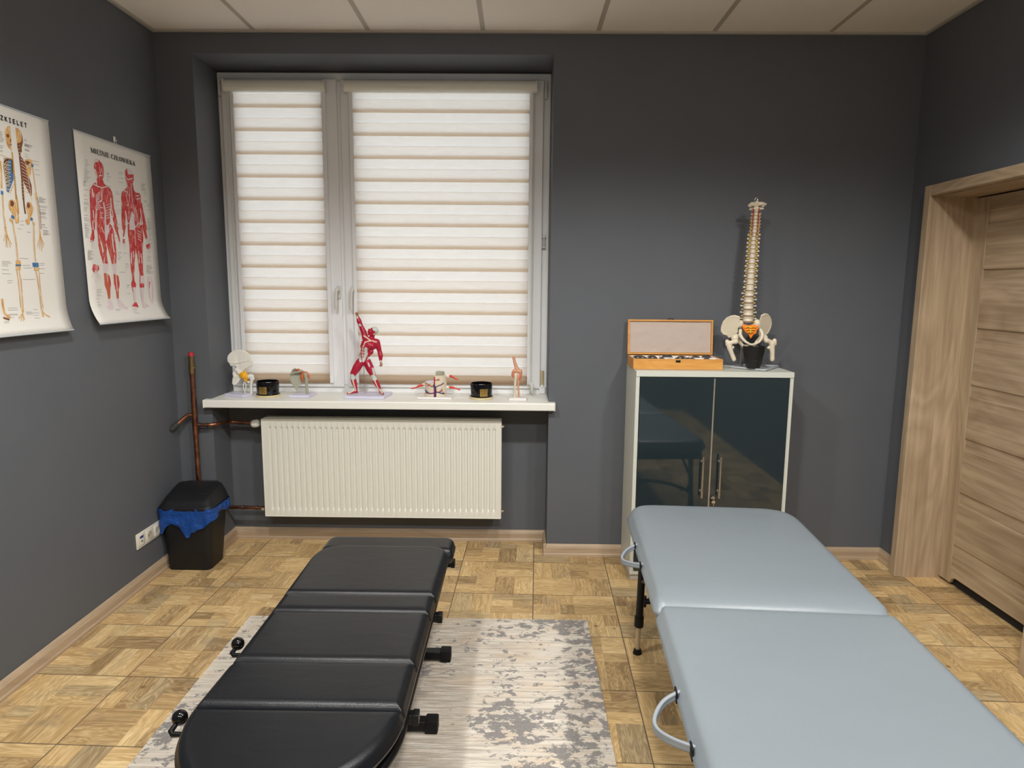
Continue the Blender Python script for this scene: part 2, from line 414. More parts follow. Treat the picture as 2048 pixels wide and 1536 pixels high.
def cushion(bm, outline, ztop, thick, falloff, folds=(), under=.012, crown=.0, step=.02, puff=.004, side_drop=None):
    """upholstered pad: closed ccw convex outline, rounded top edge. folds = ((axis, value, depth, falloff), ...): edges
    lying on x=value or y=value that dip into a stitched fold instead of rounding off"""
    P = resample(outline, step); n = len(P)
    nor = []
    for i in range(n):
        d = (P[(i+1) % n]-P[i-1]).normalized(); nor.append(V((-d.y, d.x)))   # inward for ccw
    x0 = min(p.x for p in P); x1 = max(p.x for p in P); y0 = min(p.y for p in P); y1 = max(p.y for p in P)
    hx, hy = (x1-x0)/2, (y1-y0)/2; cx, cy_ = (x0+x1)/2, (y0+y1)/2
    def core(p):                                          # nearest point of the medial segment
        if hx >= hy: return V((min(max(p.x, cx-(hx-hy)*.98), cx+(hx-hy)*.98), cy_))
        return V((cx, min(max(p.y, cy_-(hy-hx)*.98), cy_+(hy-hx)*.98)))
    sd = side_drop or falloff
    onf = [[abs((p.x if ax == 0 else p.y)-val) < .006 for ax, val, dp, fo in folds] for p in P]
    segs = [(P[k], P[(k+1) % n]) for k in range(n) if not any(onf[k][q] and onf[(k+1) % n][q] for q in range(len(folds)))]
    def dist(p):
        m = 9.
        for a, c in segs:
            d = c-a; L2 = d.length_squared
            if L2 < 1e-12: continue
            t = max(0, min(1, (p-a).dot(d)/L2)); m = min(m, (p-(a+d*t)).length_squared)
        return math.sqrt(m)
    def drop(p):
        s = min(1, dist(p)/falloff); r = sd*(1-math.sqrt(max(0, 1-(1-s)**2)))
        for ax, val, dp, fo in folds:
            s = min(1, abs((p.x if ax == 0 else p.y)-val)/fo); r = max(r, dp*(1-math.sqrt(max(0, 1-(1-s)**2))))
        return r
    rings = []
    zb = ztop-thick
    def ring(off, zf): rings.append([bm.verts.new((P[i].x+nor[i].x*off, P[i].y+nor[i].y*off, zf(i))) for i in range(n)])
    dr = [drop(p) for p in P]
    ring(under, lambda i: zb)
    ring(.004, lambda i: zb+.004)
    ring(0, lambda i: zb+.014)
    ring(-puff*.7, lambda i: zb+(ztop-dr[i]-zb)*.55)
    ring(-puff, lambda i: zb+(ztop-dr[i]-zb)*.82)
    ring(0, lambda i: ztop-dr[i])
    m = max([falloff]+[f[3] for f in folds])*1.5; K = 12
    for k in range(1, K+1):
        r = []
        for i in range(n):
            q = core(P[i]); L_ = (q-P[i]).length; t = min(.93, m*(k/K)**1.7/max(L_, 1e-6)); t = max(t, k*.03)
            p = P[i].lerp(q, min(t, .95)); r.append(bm.verts.new((p.x, p.y, ztop-drop(p)+crown*min(1, t*2))))
        rings.append(r)
    for t in (.965, 1.0):
        rings.append([bm.verts.new((*(P[i].lerp(core(P[i]), t)), ztop-drop(P[i].lerp(core(P[i]), t))+crown)) for i in range(n)])
    for i in range(len(rings)-1):
        for k in range(n):
            bm.faces.new((rings[i][k], rings[i][(k+1) % n], rings[i+1][(k+1) % n], rings[i+1][k]))
    bm.faces.new(rings[0][::-1])
    bmesh.ops.remove_doubles(bm, verts=rings[-1], dist=.0004)
def organic(name, bm, mat, parent, voxel=.003, smooth=6, local=False, fac=.5):
    """melt overlapping solids into one continuous surface"""
    o = obj(name, bm, mat, parent, local=local)
    m = o.modifiers.new('r', 'REMESH'); m.mode = 'VOXEL'; m.voxel_size = voxel; m.use_smooth_shade = True
    s = o.modifiers.new('s', 'SMOOTH'); s.iterations = smooth; s.factor = fac
    dg = bpy.context.evaluated_depsgraph_get(); dg.update()
    me = bpy.data.meshes.new_from_object(o.evaluated_get(dg))
    o.modifiers.clear(); old = o.data; o.data = me; bpy.data.meshes.remove(old); me.name = name
    for p in me.polygons: p.use_smooth = True
    if not me.materials:
        for q in (mat if isinstance(mat, (list, tuple)) else [mat]): me.materials.append(M[q])
    return o
def limb(bm, pts, rad, dens=.35, sc=(1, 1, 1)):
    pts = [V(p) for p in pts]
    for i in range(len(pts)-1):
        a, b = pts[i], pts[i+1]; ra, rb = rad[i], rad[i+1]
        n = max(1, int((b-a).length/(min(ra, rb)*dens)))
        for k in range(n+1):
            t = k/n; ball(bm, a.lerp(b, t), ra+(rb-ra)*t, 2, sc)
def plate(bm, pts, thick, yf):
    """slab from an outline in x,z with depth function yf(x,z)"""
    f = [bm.verts.new((x, yf(x, z)-thick/2, z)) for x, z in pts]; b = [bm.verts.new((x, yf(x, z)+thick/2, z)) for x, z in pts]
    n = len(pts)
    ff = bm.faces.new(f); bb = bm.faces.new(b[::-1])
    for k in range(n): bm.faces.new((f[k], b[k], b[(k+1) % n], f[(k+1) % n]))
    bmesh.ops.triangulate(bm, faces=[ff, bb])
M['nerve_red'] = plain('coral_red_nerve_plastic', srgb(214, 64, 44), .35)
M['lig_peach'] = plain('salmon_ligament_plastic', srgb(206, 122, 92), .4, vary=.12)

# printed artwork of the two charts: (kind, colour, points (y, z), width)
POSTER_A=[('p','b',[(-1.108,2.137),(-1.121,2.132),(-1.133,2.12),(-1.139,2.107),(-1.139,2.089),(-1.137,2.074),(-1.136,2.059),(-1.124,2.05),(-1.112,2.041),(-1.11,2.077)],0),('p','o',[(-1.133,2.099),(-1.126,2.104),(-1.117,2.102),(-1.118,2.094),(-1.125,2.089),(-1.132,2.091)],0),('p','o',[(-1.115,2.088),(-1.11,2.089),(-1.111,2.077),(-1.116,2.078)],0),('s','o',[(-1.135,2.072),(-1.129,2.064),(-1.124,2.054)],.003),('s','u',[(-1.124,2.065),(-1.11,2.067)],.004),('p','b',[(-1.081,2.136),(-1.065,2.136),(-1.053,2.127),(-1.048,2.108),(-1.048,2.089),(-1.058,2.069),(-1.081,2.078)],0),('p','o',[(-1.055,2.129),(-1.048,2.108),(-1.048,2.089),(-1.058,2.067),(-1.06,2.05),(-1.075,2.041),(-1.08,2.06),(-1.081,2.078),(-1.057,2.088),(-1.053,2.107)],0),('s','d',[(-1.077,2.074),(-1.073,2.039),(-1.073,2.016),(-1.073,1.97),(-1.077,1.899),(-1.078,1.868)],.012),('s','d',[(-1.077,1.886),(-1.078,1.844),(-1.076,1.815)],.01),('s','b',[(-1.079,2.069),(-1.065,2.074)],.002),('s','b',[(-1.079,2.057),(-1.065,2.062)],.002),('s','b',[(-1.079,2.044),(-1.065,2.049)],.002),('s','b',[(-1.079,2.032),(-1.065,2.037)],.002),('s','b',[(-1.079,2.019),(-1.066,2.024)],.002),('s','b',[(-1.079,2.006),(-1.066,2.011)],.002),('s','b',[(-1.079,1.994),(-1.066,1.998)],.002),('s','b',[(-1.079,1.981),(-1.066,1.986)],.002),('s','b',[(-1.079,1.968),(-1.066,1.973)],.002),('s','b',[(-1.08,1.956),(-1.066,1.96)],.002),('s','b',[(-1.08,1.943),(-1.066,1.947)],.002),('s','b',[(-1.08,1.93),(-1.066,1.935)],.002),('s','b',[(-1.08,1.918),(-1.066,1.922)],.002),('s','b',[(-1.08,1.905),(-1.066,1.909)],.002),('s','b',[(-1.08,1.892),(-1.066,1.896)],.002),('s','b',[(-1.08,1.879),(-1.066,1.883)],.002),('s','y',[(-1.113,2.04),(-1.113,1.986),(-1.115,1.929),(-1.118,1.863)],.009),('s','y',[(-1.115,1.882),(-1.113,1.843),(-1.114,1.811)],.01),('s','u',[(-1.117,1.951),(-1.108,1.95)],.002),('s','u',[(-1.117,1.944),(-1.108,1.943)],.002),('s','u',[(-1.117,1.936),(-1.108,1.936)],.002),('s','u',[(-1.117,1.929),(-1.109,1.928)],.002),('s','u',[(-1.117,1.922),(-1.109,1.921)],.002),('s','u',[(-1.117,1.915),(-1.109,1.913)],.002),('s','u',[(-1.117,1.907),(-1.11,1.906)],.002),('s','u',[(-1.117,1.9),(-1.11,1.899)],.002),('s','u',[(-1.117,1.893),(-1.111,1.891)],.002),('s','u',[(-1.117,1.885),(-1.111,1.884)],.002),('s','u',[(-1.117,1.878),(-1.111,1.876)],.002),('s','u',[(-1.117,1.871),(-1.112,1.869)],.002),('p','k',[(-1.158,2.01),(-1.122,2.018),(-1.114,2.008),(-1.12,1.939),(-1.153,1.885),(-1.163,1.89),(-1.164,1.937),(-1.166,1.981)],0),('p','u',[(-1.136,2.008),(-1.121,2.009),(-1.126,1.961),(-1.116,1.96),(-1.128,1.927),(-1.154,1.884),(-1.163,1.892),(-1.144,1.936),(-1.143,1.97)],0),('s','l',[(-1.124,2.014),(-1.147,2.012),(-1.163,1.995),(-1.157,1.987),(-1.138,1.992)],.0032),('s','l',[(-1.126,2.001),(-1.148,1.997),(-1.162,1.982),(-1.158,1.974),(-1.139,1.979)],.0032),('s','l',[(-1.128,1.988),(-1.15,1.983),(-1.162,1.97),(-1.158,1.961),(-1.14,1.965)],.0032),('s','l',[(-1.13,1.974),(-1.152,1.969),(-1.162,1.957),(-1.158,1.948),(-1.141,1.952)],.0032),('s','l',[(-1.132,1.961),(-1.154,1.955),(-1.162,1.944),(-1.158,1.935),(-1.142,1.939)],.0032),('s','l',[(-1.133,1.947),(-1.156,1.941),(-1.162,1.931),(-1.159,1.922),(-1.143,1.926)],.0032),('s','l',[(-1.135,1.934),(-1.158,1.926),(-1.162,1.918),(-1.159,1.909),(-1.143,1.912)],.0032),('s','l',[(-1.137,1.921),(-1.16,1.912),(-1.162,1.905),(-1.159,1.896),(-1.144,1.899)],.0032),('s','b',[(-1.147,1.883),(-1.132,1.908),(-1.119,1.923)],.004),('p','m',[(-1.079,2.031),(-1.063,2.029),(-1.049,2.013),(-1.038,1.968),(-1.026,1.93),(-1.029,1.894),(-1.036,1.886),(-1.066,1.933),(-1.078,1.969)],0),('s','l',[(-1.072,2.023),(-1.05,2.015),(-1.04,2.003)],.0028),('s','l',[(-1.072,2.011),(-1.049,2.003),(-1.04,1.99)],.0028),('s','l',[(-1.072,1.999),(-1.047,1.991),(-1.039,1.976)],.0028),('s','l',[(-1.072,1.987),(-1.046,1.979),(-1.039,1.963)],.0028),('s','l',[(-1.072,1.975),(-1.045,1.967),(-1.038,1.95)],.0028),('s','l',[(-1.072,1.963),(-1.043,1.956),(-1.037,1.936)],.0028),('s','l',[(-1.072,1.951),(-1.042,1.944),(-1.037,1.923)],.0028),('s','l',[(-1.072,1.939),(-1.04,1.932),(-1.036,1.91)],.0028),('s','l',[(-1.072,1.927),(-1.039,1.919),(-1.036,1.896)],.0028),('s','l',[(-1.072,1.914),(-1.038,1.907),(-1.035,1.883)],.0028),('s','l',[(-1.072,1.902),(-1.036,1.895),(-1.034,1.869)],.0028),('p','b',[(-1.047,2.025),(-1.02,2.032),(-1.005,2.026),(-1.008,2.013),(-1.037,1.999),(-1.051,2.01)],0),('p','m',[(-1.048,2.019),(-1.031,2.022),(-1.018,2.018),(-1.04,2.004)],0),('p','b',[(-1.046,1.995),(-1.016,2.004),(-1.024,1.973),(-1.04,1.951),(-1.045,1.967)],0),('s','l',[(-1.174,2.02),(-1.142,2.015),(-1.117,2.015)],.005),('s','u',[(-1.015,2.012),(-1.006,2.004)],.014),('s','b',[(-1.01,2.003),(-1.007,1.956),(-1.004,1.904)],.008),('s','l',[(-1.01,2.003),(-1.007,1.956),(-1.004,1.904)],.003),('s','b',[(-1.006,1.904),(-1.006,1.878)],.014),('s','b',[(-1.008,1.892),(-1.003,1.823),(-1.004,1.762)],.007),('s','m',[(-1.0,1.889),(-.994,1.824),(-.997,1.762)],.003),('s','l',[(-1.01,1.891),(-1.005,1.822),(-1.006,1.761)],.002),('s','b',[(-1.006,1.749),(-1.018,1.715),(-1.029,1.692)],.0035),('s','b',[(-1.006,1.749),(-1.014,1.709),(-1.02,1.68)],.0035),('s','b',[(-1.006,1.749),(-1.007,1.706),(-1.006,1.675)],.0035),('s','b',[(-1.006,1.749),(-1.002,1.713),(-.997,1.69)],.0035),('s','b',[(-1.006,1.749),(-.998,1.72),(-.988,1.702)],.0035),('s','b',[(-1.007,1.76),(-1.004,1.741)],.01),('s','b',[(-1.177,1.997),(-1.18,1.952),(-1.186,1.896)],.009),('s','u',[(-1.193,1.881),(-1.181,1.88)],.016),('s','b',[(-1.186,1.872),(-1.19,1.81),(-1.189,1.762)],.009),('s','l',[(-1.188,1.872),(-1.191,1.81),(-1.191,1.762)],.003),('s','b',[(-1.19,1.759),(-1.188,1.735)],.012),('s','b',[(-1.189,1.742),(-1.198,1.719),(-1.205,1.704)],.0035),('s','b',[(-1.189,1.742),(-1.193,1.708),(-1.196,1.682)],.0035),('s','b',[(-1.189,1.742),(-1.189,1.706),(-1.188,1.677)],.0035),('s','b',[(-1.189,1.742),(-1.182,1.708),(-1.174,1.682)],.0035),('s','b',[(-1.189,1.742),(-1.179,1.714),(-1.167,1.694)],.0035),('p','b',[(-1.144,1.862),(-1.125,1.859),(-1.121,1.835),(-1.113,1.801),(-1.116,1.779),(-1.132,1.773),(-1.142,1.805),(-1.16,1.824),(-1.161,1.841),(-1.155,1.856)],0),('p','m',[(-1.15,1.855),(-1.137,1.858),(-1.131,1.848),(-1.14,1.835),(-1.152,1.837)],0),('p','w',[(-1.13,1.824),(-1.124,1.814),(-1.119,1.797),(-1.126,1.798)],0),('p','b',[(-1.06,1.864),(-1.04,1.862),(-1.029,1.842),(-1.034,1.827),(-1.052,1.8),(-1.061,1.777),(-1.074,1.774),(-1.082,1.789),(-1.064,1.813),(-1.069,1.841)],0),('p','m',[(-1.062,1.858),(-1.05,1.859),(-1.046,1.847),(-1.057,1.837),(-1.065,1.845)],0),('p','w',[(-1.076,1.81),(-1.066,1.816),(-1.065,1.802),(-1.075,1.792)],0),('s','u',[(-1.153,1.8),(-1.139,1.793)],.014),('s','u',[(-1.052,1.8),(-1.04,1.796)],.014),('s','b',[(-1.163,1.789),(-1.149,1.778)],.014),('s','b',[(-1.151,1.78),(-1.144,1.721),(-1.144,1.635)],.009),('s','l',[(-1.153,1.776),(-1.145,1.72),(-1.146,1.635)],.003),('s','b',[(-1.156,1.627),(-1.13,1.627)],.018),('s','u',[(-1.159,1.616),(-1.13,1.616)],.006),('s','b',[(-1.159,1.605),(-1.133,1.605)],.016),('s','b',[(-1.143,1.603),(-1.14,1.542),(-1.145,1.45)],.009),('s','l',[(-1.145,1.603),(-1.142,1.542),(-1.147,1.45)],.003),('s','b',[(-1.156,1.599),(-1.153,1.542),(-1.156,1.452)],.005),('s','b',[(-1.149,1.45),(-1.148,1.436)],.012),('s','b',[(-1.149,1.438),(-1.165,1.424),(-1.18,1.414)],.004),('s','b',[(-1.149,1.438),(-1.161,1.419),(-1.172,1.404)],.004),('s','b',[(-1.149,1.438),(-1.155,1.418),(-1.159,1.402)],.004),('s','b',[(-1.149,1.438),(-1.151,1.42),(-1.151,1.407)],.004),('s','b',[(-1.039,1.788),(-1.035,1.776)],.013),('s','b',[(-1.036,1.779),(-1.046,1.709),(-1.048,1.635)],.009),('s','l',[(-1.038,1.775),(-1.048,1.709),(-1.05,1.635)],.003),('s','u',[(-1.067,1.62),(-1.034,1.621)],.02),('s','b',[(-1.061,1.603),(-1.033,1.604)],.014),('s','b',[(-1.052,1.602),(-1.045,1.524),(-1.045,1.443)],.007),('s','b',[(-1.035,1.598),(-1.037,1.524),(-1.034,1.448)],.005),('s','l',[(-1.053,1.602),(-1.047,1.524),(-1.047,1.443)],.002),('s','b',[(-1.041,1.443),(-1.044,1.415)],.01),('s','b',[(-1.041,1.433),(-1.024,1.421),(-1.007,1.412)],.006),('s','b',[(-1.245,1.49),(-1.245,1.455),(-1.241,1.434),(-1.22,1.419)],.012),('s','o',[(-1.255,1.421),(-1.228,1.412)],.008)]
TEXT_A=[[(-1.163,2.104),(-1.152,2.104)],[(-1.164,2.1),(-1.154,2.1)],[(-1.164,2.095),(-1.151,2.096)],[(-1.165,2.091),(-1.154,2.092)],[(-1.165,2.087),(-1.156,2.088)],[(-1.166,2.083),(-1.152,2.084)],[(-1.166,2.079),(-1.146,2.08)],[(-1.167,2.075),(-1.148,2.076)],[(-1.168,2.071),(-1.149,2.071)],[(-1.168,2.067),(-1.157,2.067)],[(-1.17,2.054),(-1.152,2.054)],[(-1.171,2.048),(-1.157,2.048)],[(-1.171,2.045),(-1.159,2.045)],[(-1.172,2.035),(-1.161,2.035)],[(-1.173,2.032),(-1.16,2.032)],[(-1.042,2.102),(-1.025,2.102)],[(-1.043,2.096),(-1.026,2.096)],[(-1.041,2.085),(-.998,2.085)],[(-1.041,2.083),(-.998,2.082)],[(-1.042,2.08),(-1.017,2.08)],[(-1.042,2.078),(-1.013,2.078)],[(-1.042,2.076),(-1.004,2.075)],[(-1.043,2.066),(-1.02,2.066)],[(-1.044,2.063),(-1.018,2.062)],[(-1.044,2.06),(-1.018,2.06)],[(-1.045,2.045),(-1.03,2.045)],[(-1.046,2.036),(-1.026,2.036)],[(-1.005,2.028),(-.969,2.028)],[(-1.006,2.016),(-.972,2.016)],[(-.997,1.995),(-.974,1.995)],[(-1.0,1.977),(-.972,1.977)],[(-.991,1.89),(-.973,1.89)],[(-.991,1.887),(-.952,1.886)],[(-.992,1.883),(-.954,1.883)],[(-.992,1.88),(-.963,1.88)],[(-.993,1.877),(-.969,1.876)],[(-.993,1.873),(-.955,1.873)],[(-.994,1.87),(-.964,1.869)],[(-.993,1.856),(-.949,1.857)],[(-.993,1.851),(-.95,1.852)],[(-.995,1.842),(-.958,1.842)],[(-.996,1.833),(-.961,1.833)],[(-.996,1.829),(-.958,1.829)],[(-.997,1.826),(-.961,1.826)],[(-.997,1.823),(-.967,1.823)],[(-.998,1.815),(-.965,1.815)],[(-.999,1.809),(-.956,1.809)],[(-.992,1.783),(-.97,1.783)],[(-.992,1.78),(-.971,1.78)],[(-.993,1.772),(-.96,1.772)],[(-.986,1.761),(-.958,1.761)],[(-.986,1.757),(-.953,1.757)],[(-.987,1.753),(-.955,1.753)],[(-.987,1.749),(-.958,1.749)],[(-.988,1.745),(-.944,1.746)],[(-.988,1.742),(-.962,1.743)],[(-1.132,1.643),(-1.087,1.643)],[(-1.121,1.616),(-1.081,1.617)],[(-1.117,1.606),(-1.07,1.608)],[(-1.127,1.755),(-1.104,1.755)],[(-1.108,1.785),(-1.089,1.786)],[(-1.11,1.771),(-1.09,1.771)],[(-1.078,1.746),(-1.057,1.746)],[(-1.225,1.628),(-1.184,1.628)],[(-1.225,1.623),(-1.178,1.622)],[(-1.226,1.618),(-1.195,1.617)],[(-1.227,1.612),(-1.196,1.611)],[(-1.229,1.598),(-1.195,1.597)],[(-1.231,1.583),(-1.186,1.582)],[(-1.209,1.557),(-1.181,1.557)],[(-1.21,1.549),(-1.186,1.549)],[(-1.029,1.627),(-.998,1.627)],[(-1.03,1.62),(-1.0,1.62)],[(-1.031,1.606),(-1.0,1.606)],[(-1.034,1.588),(-1.005,1.588)],[(-1.129,1.562),(-1.06,1.563)],[(-1.222,1.455),(-1.172,1.455)],[(-1.223,1.447),(-1.172,1.447)],[(-1.225,1.432),(-1.18,1.431)],[(-1.226,1.428),(-1.174,1.428)],[(-1.227,1.419),(-1.2,1.419)],[(-1.132,1.437),(-1.103,1.436)],[(-1.133,1.433),(-1.092,1.432)],[(-1.133,1.429),(-1.096,1.427)],[(-1.09,1.445),(-1.066,1.444)],[(-1.092,1.432),(-1.061,1.43)],[(-1.093,1.422),(-1.066,1.421)],[(-1.094,1.412),(-1.065,1.41)],[(-1.257,1.407),(-1.23,1.406)],[(-1.257,1.402),(-1.232,1.401)]]
